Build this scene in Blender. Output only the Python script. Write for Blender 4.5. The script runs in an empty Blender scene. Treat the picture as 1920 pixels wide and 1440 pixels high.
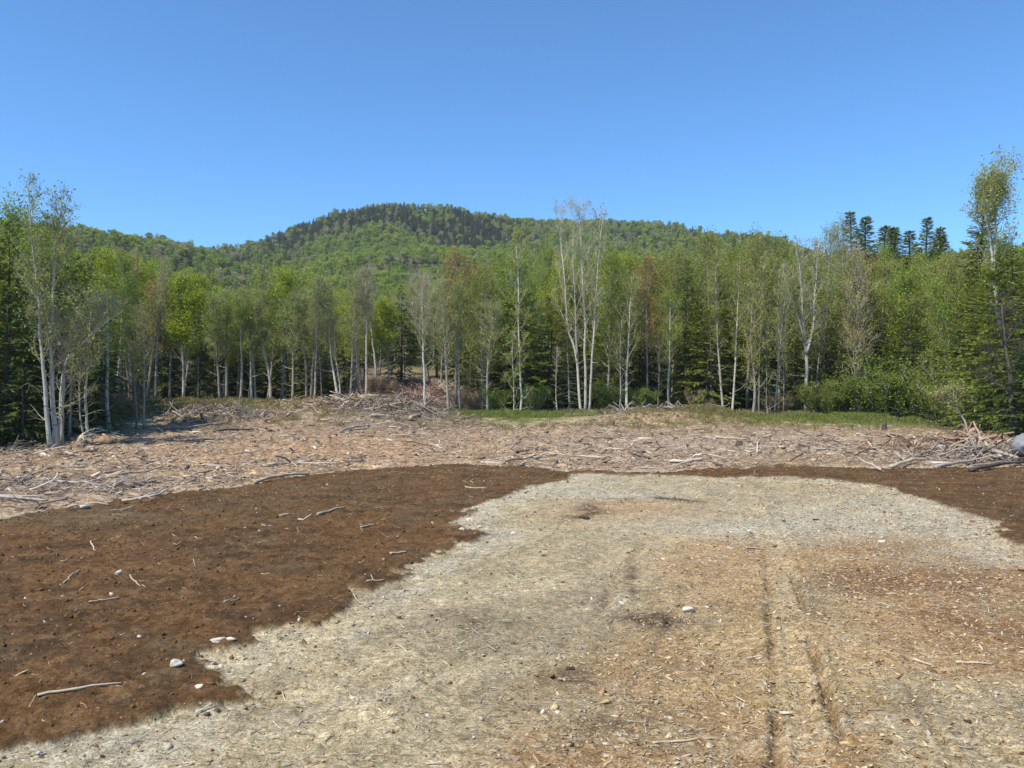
import bpy, math, random
import numpy as np
from mathutils import Vector, Matrix, Euler

# ------------------------------------------------------------------ camera, world, sun, exposure
SC = bpy.context.scene
F = 1478.0            # focal length in photo pixels (1920 wide)
HZ = 725.0            # horizon row
EYE = 2.6
cam_d = bpy.data.cameras.new('camera'); cam = bpy.data.objects.new('camera', cam_d)
SC.collection.objects.link(cam)
cam.location = (0, 0, EYE)
cam.rotation_euler = (math.radians(90) + math.atan((HZ - 720) / F), 0, 0)
cam_d.sensor_width = 36; cam_d.lens = 36 * F / 1920
cam_d.clip_start = 0.1; cam_d.clip_end = 6000
SC.camera = cam

SUN_EL, SUN_AZ = 56.0, -132.0       # azimuth clockwise from the view direction (+Y); negative = left
world = bpy.data.worlds.new('World'); SC.world = world; world.use_nodes = True
wn, wl = world.node_tree.nodes, world.node_tree.links
bg = wn['Background']
sky = wn.new('ShaderNodeTexSky'); sky.sky_type = 'NISHITA'; sky.sun_disc = False
sky.sun_elevation = math.radians(SUN_EL); sky.sun_rotation = math.radians(SUN_AZ)
sky.altitude = 2200; sky.air_density = 1.0; sky.dust_density = 0.0; sky.ozone_density = 3.0
tint = wn.new('ShaderNodeMix'); tint.data_type = 'RGBA'; tint.blend_type = 'MULTIPLY'; tint.inputs[0].default_value = 1.0
tint.inputs[7].default_value = (.60, .99, 1.22, 1)
wl.new(sky.outputs[0], tint.inputs[6]); wl.new(tint.outputs[2], bg.inputs['Color'])
bg.inputs['Strength'].default_value = 0.15
sun_d = bpy.data.lights.new('sun', 'SUN'); sun = bpy.data.objects.new('sun', sun_d); SC.collection.objects.link(sun)
sun_d.energy = 5.0; sun_d.angle = math.radians(0.53); sun_d.color = (1.0, 0.93, 0.80)
_a, _e = math.radians(SUN_AZ), math.radians(SUN_EL)
SUNV = Vector((math.sin(_a) * math.cos(_e), math.cos(_a) * math.cos(_e), math.sin(_e)))
sun.rotation_euler = SUNV.to_track_quat('Z', 'Y').to_euler(); sun.location = (0, -20, 60)
SC.view_settings.view_transform = 'Standard'; SC.view_settings.look = 'None'
SC.view_settings.exposure = 0.35; SC.view_settings.gamma = 1.0; SC.view_settings.use_curve_mapping = False
SC.render.engine = 'CYCLES'
SC.cycles.max_bounces = 6; SC.cycles.diffuse_bounces = 3; SC.cycles.transmission_bounces = 4

COL = SC.collection
rng = np.random.default_rng(7)
random.seed(7)

# ------------------------------------------------------------------ numeric helpers
def ss(a, b, v):
    u = np.clip((v - a) / (b - a), 0, 1); return u * u * (3 - 2 * u)
_P = np.random.default_rng(3).permutation(256).astype(np.int64)
_T = np.random.default_rng(4).random(256)
def vnoise(x, y, seed=0):
    x = np.asarray(x, float) + seed * 17.31; y = np.asarray(y, float) - seed * 9.77
    xi = np.floor(x).astype(np.int64); yi = np.floor(y).astype(np.int64)
    fx = x - xi; fy = y - yi; fx = fx * fx * (3 - 2 * fx); fy = fy * fy * (3 - 2 * fy)
    def h(a, b): return _T[_P[(_P[a & 255] + b) & 255]]
    return (h(xi, yi) * (1 - fx) + h(xi + 1, yi) * fx) * (1 - fy) + (h(xi, yi + 1) * (1 - fx) + h(xi + 1, yi + 1) * fx) * fy
def fbm(x, y, octs=4, seed=0, gain=0.5):            # about -0.5 .. 0.5
    s = 0; a = 1.0; tot = 0; c, sn = 0.8, 0.6
    for k in range(octs):
        s = s + a * (vnoise(x, y, seed + k) - 0.5); tot += a; a *= gain
        x, y = (x * c - y * sn) * 2.03, (x * sn + y * c) * 2.03
    return s / tot * 1.4

# ------------------------------------------------------------------ terrain
RIDGE = np.array([(-900, 500), (-400, 430), (0, 405), (140, 420), (240, 431), (320, 443), (400, 458), (450, 452), (500, 440), (560, 415), (620, 393), (680, 380), (720, 375),
                  (780, 379), (850, 382), (900, 389), (1000, 404), (1080, 411), (1160, 409), (1280, 413), (1320, 427),
                  (1400, 433), (1460, 440), (1500, 455), (1560, 466), (1700, 470), (2000, 460), (2400, 470), (3000, 520)], float)
RDIST = np.array([(-0.8, 430), (-0.45, 470), (-0.38, 600), (-0.3, 790), (0.15, 800), (0.3, 620), (0.5, 520), (0.9, 500)], float)
_yy = np.linspace(0, 3000, 3001)
_ang = np.interp(_yy, [0, 70, 100, 150, 200, 300, 400, 600, 700, 770, 800, 850, 1000, 1300, 3000],
                 [-.02, -.012, .022, .034, .045, .078, .115, .185, .213, .225, .226, .215, .15, .07, .0])
_k = np.hanning(41); _k /= _k.sum(); _ang = np.convolve(np.pad(_ang, 20, 'edge'), _k, 'valid')
MOUNDS = [(-20.5, 51.5, 4.5, 2.2, .45), (-25.5, 47.0, 3.0, 1.6, .45), (-9.5, 56.5, 4.6, 2.0, .55), (-4.8, 55.0, 2.6, 1.6, .35), (-15, 58, 5, 2.5, .15),
          (17.2, 30.2, 3.2, 1.5, .55), (13.5, 33.0, 2.6, 1.6, .3), (20.5, 27.2, 2.0, 1.4, .35), (10.5, 57.5, 4.5, 1.8, .55), (14.5, 60, 3, 1.5, .5),
          (-9.2, 78, 3.8, 2.8, 1.9), (-6.0, 74, 2.6, 2.0, 1.3), (-17.8, 30.0, 3.5, 1.2, .18), (-14, 24.5, 4.0, 1.0, .16), (-19.0, 36.5, 2.6, 1.0, .3)]
def gz_large(x, y):
    x = np.asarray(x, float); y = np.asarray(y, float)
    t = x / np.maximum(y, 12)
    rise = 1.45 * ss(42, 62, y) * (1 - ss(-.17, -.04, t)) + 0.42 * ss(50, 64, y) * ss(-.13, -.02, t)
    rise = rise + 0.1 * fbm(x * .09, y * .09, 2, 5)
    for (mx, my, sx, sy, h) in MOUNDS:
        rise = rise + h * np.exp(-((x - mx) / sx) ** 2 - ((y - my) / sy) ** 2)
    px = 960 + F * t
    e = (HZ - np.interp(px, RIDGE[:, 0], RIDGE[:, 1])) / F
    R = np.interp(t, RDIST[:, 0], RDIST[:, 1])
    a = np.interp(y * np.where(y > 70, 1 + (800 / R - 1) * ss(70, 260, y), 1), _yy, _ang)
    a = a * np.where(a > 0, (e - 11 / R) / .226, 1)
    hill = EYE + y * a + ss(150, 500, y) * (26 * fbm(x / 130, y / 130, 3, 11) * (1 - ss(.72, 1.0, y / R)) + 5 * fbm(x / 40, y / 40, 2, 15))
    w = ss(64, 95, y)
    return rise * (1 - w) + hill * w
def proj(x, y, z):                                   # reference-photo pixel of a world point
    y = np.maximum(y, .5)
    return 960 + F * x / y, HZ + F * (EYE - z) / y
def inpoly(px, py, poly):
    poly = np.asarray(poly, float); r = np.zeros(px.shape, bool); n = len(poly); j = n - 1
    for i in range(n):
        xi, yi = poly[i]; xj, yj = poly[j]
        if yi != yj:
            c = ((yi > py) != (yj > py)) & (px < (xj - xi) * (py - yi) / (yj - yi) + xi)
            r ^= c
        j = i
    return r
SOIL_L = [(-3000, 1150), (-600, 1010), (0, 972), (100, 958), (250, 934), (430, 912), (560, 893), (700, 878), (850, 871), (1000, 876), (1085, 886), (1060, 901),
          (980, 915), (930, 935), (885, 955), (850, 978), (905, 996), (925, 1008), (865, 1024), (785, 1052), (765, 1082), (705, 1112), (655, 1092), (640, 1148),
          (560, 1182), (470, 1188), (400, 1222), (455, 1262), (445, 1300), (330, 1312), (250, 1330), (180, 1362), (80, 1392), (0, 1412), (-3000, 2000)]
SOIL_R = [(1040, 884), (1130, 881), (1180, 889), (1260, 889), (1300, 882), (1480, 877), (1650, 879), (1920, 876), (3500, 880), (3500, 1300), (2100, 1090), (1920, 1020), (1880, 985), (1800, 962), (1760, 950),
          (1690, 925), (1640, 908), (1560, 901), (1450, 897), (1360, 899), (1280, 892), (1200, 893)]
def soil_mask(x, y):
    m = 0
    for k in range(5):
        dx = .55 * fbm(x * 1.1, y * 1.1, 4, 21, .6) + (k - 2) * .02; dy = 1.0 * fbm(x * .9, y * .9, 4, 31, .6) + (k - 2) * .035
        dx = dx + .22 * fbm(x * 4, y * 4, 3, 23, .6); dy = dy + .38 * fbm(x * 3.6, y * 3.6, 3, 33, .6)
        px, py = proj(x + dx, y + dy, 0.0)
        m = m + (inpoly(px, py, SOIL_L) | inpoly(px, py, SOIL_R)) / 5.0
    return m * (np.asarray(y) > 3)
SLASH = [(-3000, 1060), (-600, 1000), (0, 968), (250, 932), (560, 893), (850, 869), (1085, 884), (1480, 876), (1920, 874), (3500, 872), (3500, 760), (1920, 806), (1750, 806),
         (1560, 797), (1420, 798), (1400, 792), (1300, 776), (1180, 770), (1100, 786), (980, 800), (890, 790), (820, 764), (740, 742), (640, 741), (560, 749), (470, 762), (400, 775), (330, 788), (280, 800), (180, 822), (110, 842), (0, 856), (-600, 890), (-3000, 930)]
RUTS = [((1.66, 5.0), (3.83, 11.8), .035, .05, .16), ((2.13, 5.0), (4.15, 11.8), .035, .065, .2), ((2.9, 5.0), (3.6, 7.5), .03, .03, .1), ((0.2, 4.2), (3.1, 12.5), .05, .02, .0),
        ((3.6, 11.0), (5.4, 19.0), .04, .03, .05), ((4.1, 11.0), (6.2, 20.0), .04, .03, .05), ((1.0, 9.0), (2.6, 14.5), .05, .025, .1), ((-2.6, 8.0), (0.6, 14), .06, .02, .0), ((-1.4, 5.5), (0.5, 9.5), .05, .025, .0), ((-3, 5.4), (-0.9, 8.6), .06, .025, .0)]
def rutd(x, y):
    z = 0 * x; dark = 0 * x
    for (a, b, w, dep, dk) in RUTS:
        ax, ay = a; bx, by = b; ex, ey = bx - ax, by - ay; L = math.hypot(ex, ey)
        s = ((x - ax) * ex + (y - ay) * ey) / L; d = ((x - ax) * ey - (y - ay) * ex) / L
        d = d + .10 * fbm(s * .8, s * 0 + w * 50, 2, 41) + .03 * fbm(x * 3, y * 3, 2, 43)
        fade = ss(-.5, .5, s) * (1 - ss(L - 2.5, L, s)) * ss(-.25, .1, fbm(x * 1.7, y * 1.7, 2, 47))
        g = np.exp(-(d / w) ** 2) * fade
        z = z - dep * g + dep * .7 * np.exp(-((np.abs(d) - w * 2.4) / (w * 1.3)) ** 2) * fade
        dark = dark + dk * 4 * g
    for (a_, b_) in (((1.9, 5.0), (4.0, 11.8)), ((3.3, 4.8), (4.2, 8.5)), ((3.85, 11.0), (5.8, 19.5))):
        ex, ey = b_[0] - a_[0], b_[1] - a_[1]; L = math.hypot(ex, ey); s_ = ((x - a_[0]) * ex + (y - a_[1]) * ey) / L; d_ = ((x - a_[0]) * ey - (y - a_[1]) * ex) / L
        z = z + np.exp(-(d_ / .2) ** 4) * ss(-1, .5, s_) * (1 - ss(L - 2, L + 1, s_)) * (-.022 + .009 * np.sin(s_ * 34 + 3 * d_))
    return z, dark
def gz(x, y, full=False):
    x = np.asarray(x, float); y = np.asarray(y, float)
    zl = gz_large(x, y)
    near = 1 - ss(66, 90, y)
    soil = soil_mask(x, y) * near
    px, py = proj(x + .8 * fbm(x * .7, y * .7, 3, 51), y + 1.4 * fbm(x * .5, y * .5, 3, 53), zl)
    sl = inpoly(px, py, SLASH) * near
    rz, rd = rutd(x, y); stkz = fbm((x * .45 + y * .89) * .7, (x * .89 - y * .45) * 5.5, 4, 143, .6)
    clod = np.abs(fbm(x * 3.1, y * 3.1, 4, 61, .62)); clod2 = fbm(x * 9, y * 9, 3, 67, .6)
    z = zl + soil * (.03 + .09 * clod + .035 * clod2 + .02 * fbm(x * 22, y * 22, 3, 69, .6) * (y < 16)) + sl * (.22 * fbm(x * .9, y * .9, 4, 71, .65) + .10 * fbm(x * 3.3, y * 3.3, 3, 75, .7))
    z = z + near * (1 - soil) * (1 - ss(25, 40, y)) * -.03 * stkz + near * soil * .03 * fbm(x * .7 + y * .2, y * 3.5 - x * .6, 4, 83, .6) + near * (1 - soil) * (.05 * fbm(x * .8, y * .8, 3, 73) + .036 * fbm(x * 4, y * 4, 3, 77, .6) + .016 * fbm(x * 17, y * 17, 3, 79, .6)) + rz * (1 - soil)
    if full: return z, zl, soil, sl, rd
    return z
def g1(x, y): return float(gz(np.array([x]), np.array([y]))[0])
def ground_at(px, py):                               # where the photo's pixel ray meets the ground
    Y = np.geomspace(3.0, 140, 1500); X = (px - 960) / F * Y; Z = EYE - (py - HZ) / F * Y
    g = gz(X, Y); k = np.argmax(Z <= g) if (Z <= g).any() else len(Y) - 1
    return float(X[k]), float(Y[k]), float(g[k])

# ------------------------------------------------------------------ materials
def new_mat(name):
    m = bpy.data.materials.new(name); m.use_nodes = True
    nt = m.node_tree; b = nt.nodes['Principled BSDF']; b.inputs['Specular IOR Level'].default_value = .25
    return m, nt, nt.nodes, nt.links, b
def tex_noise(N, L, vec, scale, detail=4, rough=.6):
    n = N.new('ShaderNodeTexNoise'); n.inputs['Scale'].default_value = scale; n.inputs['Detail'].default_value = detail
    n.inputs['Roughness'].default_value = rough
    if vec is not None: L.new(vec, n.inputs['Vector'])
    return n
def math_n(N, L, op, a, b=None, c=None, clamp=False):
    m = N.new('ShaderNodeMath'); m.operation = op; m.use_clamp = clamp
    for i, v in enumerate((a, b, c)):
        if v is None: continue
        if isinstance(v, (int, float)): m.inputs[i].default_value = v
        else: L.new(v, m.inputs[i])
    return m.outputs[0]
def mixc(N, L, fac, a, b, mode='MIX'):
    m = N.new('ShaderNodeMix'); m.data_type = 'RGBA'; m.blend_type = mode
    for s, v in ((0, fac), (6, a), (7, b)):
        if isinstance(v, (int, float)): m.inputs[s].default_value = v
        elif isinstance(v, tuple): m.inputs[s].default_value = v + (1,) if len(v) == 3 else v
        else: L.new(v, m.inputs[s])
    return m.outputs[2]
def ramp(N, L, fac, stops, const=False):
    r = N.new('ShaderNodeValToRGB'); r.color_ramp.interpolation = 'CONSTANT' if const else 'LINEAR'
    el = r.color_ramp.elements
    while len(el) < len(stops): el.new(0.5)
    for e, (p, c) in zip(el, stops): e.position = p; e.color = tuple(c) + (1,)
    L.new(fac, r.inputs[0]); return r.outputs[0]
def maprange(N, L, v, a, b, c, d):
    m = N.new('ShaderNodeMapRange'); L.new(v, m.inputs[0])
    for i, q in enumerate((a, b, c, d)): m.inputs[i + 1].default_value = q
    return m.outputs[0]

def leaf_mat(name, ca, cb, transl=.35, rough=.6, isl=(.65, 1.35)):
    m, nt, N, L, b = new_mat(name)
    oi = N.new('ShaderNodeObjectInfo'); ge = N.new('ShaderNodeNewGeometry')
    c = mixc(N, L, oi.outputs['Random'], ca, cb)
    tc = N.new('ShaderNodeTexCoord')
    n = tex_noise(N, L, tc.outputs['Object'], .55, 2)
    v = math_n(N, L, 'MULTIPLY', maprange(N, L, ge.outputs['Random Per Island'], 0, 1, *isl), maprange(N, L, n.outputs[0], .3, .7, .8, 1.22))
    hs = N.new('ShaderNodeHueSaturation'); L.new(c, hs.inputs['Color']); L.new(v, hs.inputs['Value'])
    L.new(maprange(N, L, ge.outputs['Random Per Island'], 0, 1, .485, .515), hs.inputs['Hue'])
    L.new(hs.outputs[0], b.inputs['Base Color']); b.inputs['Roughness'].default_value = rough
    tr = N.new('ShaderNodeBsdfTranslucent'); L.new(hs.outputs[0], tr.inputs['Color'])
    mx = N.new('ShaderNodeMixShader'); mx.inputs[0].default_value = transl
    L.new(b.outputs[0], mx.inputs[1]); L.new(tr.outputs[0], mx.inputs[2])
    L.new(mx.outputs[0], N['Material Output'].inputs['Surface'])
    return m
def bark_mat(name, c1, c2, dark, birch=False):
    m, nt, N, L, b = new_mat(name)
    tc = N.new('ShaderNodeTexCoord'); mp = N.new('ShaderNodeMapping'); L.new(tc.outputs['Object'], mp.inputs['Vector'])
    mp.inputs['Scale'].default_value = (1, 1, 4.0) if birch else (5, 5, .8)
    oi = N.new('ShaderNodeObjectInfo')
    n1 = tex_noise(N, L, mp.outputs[0], 2.2, 5, .65); n2 = tex_noise(N, L, tc.outputs['Object'], .7, 3)
    c = mixc(N, L, maprange(N, L, n2.outputs[0], .35, .65, 0, 1), c1, c2)
    c = mixc(N, L, maprange(N, L, n1.outputs[0], .56 if birch else .5, .66, 0, .85), c, dark)
    v = maprange(N, L, oi.outputs['Random'], 0, 1, .72, 1.2)
    hs = N.new('ShaderNodeHueSaturation'); L.new(c, hs.inputs['Color']); L.new(v, hs.inputs['Value'])
    L.new(hs.outputs[0], b.inputs['Base Color']); b.inputs['Roughness'].default_value = .85
    bp = N.new('ShaderNodeBump'); bp.inputs['Strength'].default_value = .5; bp.inputs['Distance'].default_value = .03
    L.new(n1.outputs[0], bp.inputs['Height']); L.new(bp.outputs[0], b.inputs['Normal'])
    return m
def inst_mat(name, stops, rough=.8, scale=14.0, lo=.75, hi=1.25):   # colour picked per scattered piece
    m, nt, N, L, b = new_mat(name)
    oi = N.new('ShaderNodeObjectInfo'); tc = N.new('ShaderNodeTexCoord')
    c = ramp(N, L, oi.outputs['Random'], stops, True)
    n = tex_noise(N, L, tc.outputs['Object'], scale, 4)
    hs = N.new('ShaderNodeHueSaturation'); L.new(c, hs.inputs['Color']); L.new(maprange(N, L, n.outputs[0], .3, .7, lo, hi), hs.inputs['Value'])
    L.new(hs.outputs[0], b.inputs['Base Color']); b.inputs['Roughness'].default_value = rough
    bp = N.new('ShaderNodeBump'); bp.inputs['Strength'].default_value = .35; bp.inputs['Distance'].default_value = .01
    L.new(n.outputs[0], bp.inputs['Height']); L.new(bp.outputs[0], b.inputs['Normal'])
    return m
M = {}
M['leaf_bright'] = leaf_mat('leaf_bright', (.27, .36, .026), (.35, .40, .038), .48)
M['leaf_mid'] = leaf_mat('leaf_mid', (.20, .295, .030), (.28, .33, .045), .46)
M['leaf_olive'] = leaf_mat('leaf_olive', (.25, .285, .045), (.31, .31, .06), .45)
M['leaf_red'] = leaf_mat('leaf_red', (.36, .28, .065), (.38, .26, .075), .42)
M['leaf_grey'] = leaf_mat('leaf_grey', (.27, .33, .07), (.32, .345, .09), .45)
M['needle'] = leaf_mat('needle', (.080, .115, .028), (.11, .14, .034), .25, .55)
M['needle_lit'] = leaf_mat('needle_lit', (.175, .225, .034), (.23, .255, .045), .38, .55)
M['shrub_leaf'] = leaf_mat('shrub_leaf', (.14, .215, .020), (.20, .25, .03), .42)
M['pale_leaf'] = leaf_mat('pale_leaf', (.32, .30, .12), (.32, .30, .12), .3)
M['birch'] = bark_mat('birch_bark', (.54, .51, .44), (.40, .37, .31), (.10, .085, .07), True)
M['bark'] = bark_mat('grey_bark', (.36, .33, .28), (.28, .25, .21), (.10, .085, .07))
M['bark_dark'] = bark_mat('dark_bark', (.11, .095, .08), (.08, .07, .06), (.04, .034, .03))
M['twig'] = bark_mat('twig_bark', (.44, .40, .27), (.36, .33, .22), (.25, .22, .15))
M['twig_red'] = bark_mat('reddish_twig_bark', (.34, .25, .17), (.27, .20, .14), (.17, .13, .09))
M['hill_bright'] = leaf_mat('hill_leaf_bright', (.28, .36, .042), (.37, .40, .055), .42, isl=(.75, 1.25))
M['hill_mid'] = leaf_mat('hill_leaf_mid', (.19, .27, .045), (.28, .33, .065), .38, isl=(.75, 1.25))
M['hill_grey'] = leaf_mat('hill_leaf_grey', (.34, .32, .16), (.38, .31, .19), .3, isl=(.75, 1.25))
M['hill_dark'] = leaf_mat('hill_needle', (.12, .15, .06), (.19, .215, .09), .35, isl=(.75, 1.25))

# ground
def ground_mat():
    m, nt, N, L, b = new_mat('ground_surface')
    at = N.new('ShaderNodeAttribute'); at.attribute_name = 'col'
    ms = N.new('ShaderNodeAttribute'); ms.attribute_name = 'msk'          # r soil, g chips, b slash
    sp = N.new('ShaderNodeSeparateColor'); L.new(ms.outputs['Color'], sp.inputs[0])
    tc = N.new('ShaderNodeTexCoord'); P = tc.outputs['Object']
    n_big = tex_noise(N, L, P, 1.3, 6, .65); n_mid = tex_noise(N, L, P, 9, 6, .7); n_fine = tex_noise(N, L, P, 55, 5, .75)
    vo = N.new('ShaderNodeTexVoronoi'); vo.inputs['Scale'].default_value = 26
    mp = N.new('ShaderNodeMapping'); L.new(P, mp.inputs[0]); mp.inputs['Scale'].default_value = (1, 1.9, 1); mp.inputs['Rotation'].default_value = (0, 0, .5)
    nd = tex_noise(N, L, P, 5, 2)
    ad = N.new('ShaderNodeVectorMath'); ad.operation = 'MULTIPLY_ADD'; L.new(nd.outputs['Color'], ad.inputs[0]); ad.inputs[1].default_value = (.5, .5, .5); L.new(mp.outputs[0], ad.inputs[2])
    L.new(ad.outputs[0], vo.inputs['Vector'])
    sc = N.new('ShaderNodeSeparateColor'); L.new(vo.outputs['Color'], sc.inputs[0])
    c = at.outputs['Color']
    v = math_n(N, L, 'MULTIPLY', maprange(N, L, n_big.outputs[0], .3, .7, .78, 1.22), maprange(N, L, n_mid.outputs[0], .3, .7, .62, 1.38))
    v = math_n(N, L, 'MULTIPLY', v, maprange(N, L, n_fine.outputs[0], .32, .68, .48, 1.5))
    grain = maprange(N, L, sc.outputs[0], 0, 1, .62, 1.3)
    gm = math_n(N, L, 'MULTIPLY_ADD', sp.outputs[0], -.6, .8)
    v = math_n(N, L, 'MULTIPLY', v, math_n(N, L, 'ADD', math_n(N, L, 'MULTIPLY', math_n(N, L, 'SUBTRACT', grain, 1), gm), 1))
    hs = N.new('ShaderNodeHueSaturation'); L.new(c, hs.inputs['Color']); L.new(v, hs.inputs['Value'])
    L.new(maprange(N, L, n_mid.outputs[0], .3, .7, 1.12, .88), hs.inputs['Saturation'])
    vs = N.new('ShaderNodeTexVoronoi'); vs.inputs['Scale'].default_value = 7; L.new(ad.outputs[0], vs.inputs['Vector'])
    s2 = N.new('ShaderNodeSeparateColor'); L.new(vs.outputs['Color'], s2.inputs[0])
    sv = maprange(N, L, s2.outputs[0], 0, 1, .42, 1.45)  # slash mottling: pale cells are debris, dark cells paint in shaded hollows
    hv = N.new('ShaderNodeHueSaturation'); L.new(hs.outputs[0], hv.inputs['Color'])
    L.new(math_n(N, L, 'ADD', math_n(N, L, 'MULTIPLY', math_n(N, L, 'SUBTRACT', sv, 1), sp.outputs[2]), 1), hv.inputs['Value']); hs = hv
    # pale chips and dark crumbs that belong to the litter itself
    lightc = math_n(N, L, 'MULTIPLY', math_n(N, L, 'GREATER_THAN', sc.outputs[1], .90), sp.outputs[1])
    c2 = mixc(N, L, math_n(N, L, 'MULTIPLY', lightc, .75), hs.outputs[0], (.55, .42, .24))
    darkc = math_n(N, L, 'MULTIPLY', math_n(N, L, 'LESS_THAN', sc.outputs[2], .08), .55)
    c3 = mixc(N, L, darkc, c2, (.07, .05, .035))
    L.new(c3, b.inputs['Base Color']); b.inputs['Roughness'].default_value = .95; b.inputs['Specular IOR Level'].default_value = .15
    h = math_n(N, L, 'ADD', math_n(N, L, 'MULTIPLY', n_mid.outputs[0], .6), math_n(N, L, 'MULTIPLY', n_fine.outputs[0], .3))
    h = math_n(N, L, 'ADD', h, math_n(N, L, 'MULTIPLY', sc.outputs[0], .16))
    bp = N.new('ShaderNodeBump'); bp.inputs['Strength'].default_value = .9; bp.inputs['Distance'].default_value = .06
    L.new(h, bp.inputs['Height']); L.new(bp.outputs[0], b.inputs['Normal'])
    return m
M['ground'] = ground_mat()
M['slash'] = inst_mat('slash_wood', [(0, (.36, .26, .185)), (.2, (.45, .36, .27)), (.38, (.26, .18, .13)), (.55, (.54, .45, .34)), (.66, (.38, .28, .20)), (.78, (.13, .095, .07)), (.92, (.62, .54, .42))])
M['slash_red'] = inst_mat('red_brown_slash', [(0, (.30, .19, .12)), (.25, (.40, .27, .18)), (.5, (.20, .13, .085)), (.7, (.48, .36, .25)), (.85, (.10, .07, .05)), (.95, (.6, .5, .38))])
M['slash_grey'] = inst_mat('grey_brush', [(0, (.24, .20, .16)), (.25, (.36, .30, .24)), (.5, (.15, .12, .095)), (.7, (.44, .38, .31)), (.88, (.08, .065, .05))])
M['chips'] = inst_mat('wood_chip', [(0, (.42, .29, .14)), (.2, (.52, .39, .21)), (.4, (.32, .20, .09)), (.6, (.58, .47, .30)), (.75, (.20, .12, .06)), (.85, (.44, .36, .26))])
M['straw'] = inst_mat('dry_fibre', [(0, (.42, .37, .27)), (.3, (.50, .45, .34)), (.5, (.30, .25, .17)), (.65, (.36, .33, .27)), (.85, (.17, .13, .09))])
M['pebble'] = inst_mat('pebble_stone', [(0, (.33, .29, .22)), (.3, (.42, .37, .28)), (.55, (.26, .22, .17)), (.75, (.50, .45, .36)), (.9, (.36, .28, .19))], .8, 20)
M['soilclod'] = inst_mat('soil_crumb', [(0, (.125, .068, .028)), (.4, (.09, .05, .022)), (.7, (.15, .085, .04))], .95, 20)
M['darkclod'] = inst_mat('dark_clod', [(0, (.06, .04, .025))], .95, 9, .5, 1.5)
M['rock'] = inst_mat('pale_rock', [(0, (.56, .50, .40))], .8, 6, .8, 1.15)
M['boulder'] = inst_mat('boulder_stone', [(0, (.21, .21, .215))], .85, 2.2, .55, 1.35)
M['pale_wood'] = inst_mat('bleached_wood', [(0, (.40, .31, .20)), (.5, (.47, .38, .26))], .8, 9)
M['grey_log'] = inst_mat('grey_log_bark', [(0, (.26, .23, .21)), (.5, (.34, .30, .27))], .9, 5, .6, 1.3)
M['dark_log'] = inst_mat('dark_log_bark', [(0, (.09, .075, .065)), (.5, (.14, .12, .10))], .9, 5, .6, 1.3)
M['grass'] = leaf_mat('grass_blade', (.19, .26, .05), (.25, .28, .07), .4)
M['grass_olive'] = leaf_mat('olive_grass_blade', (.26, .24, .09), (.33, .27, .12), .35)

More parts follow.
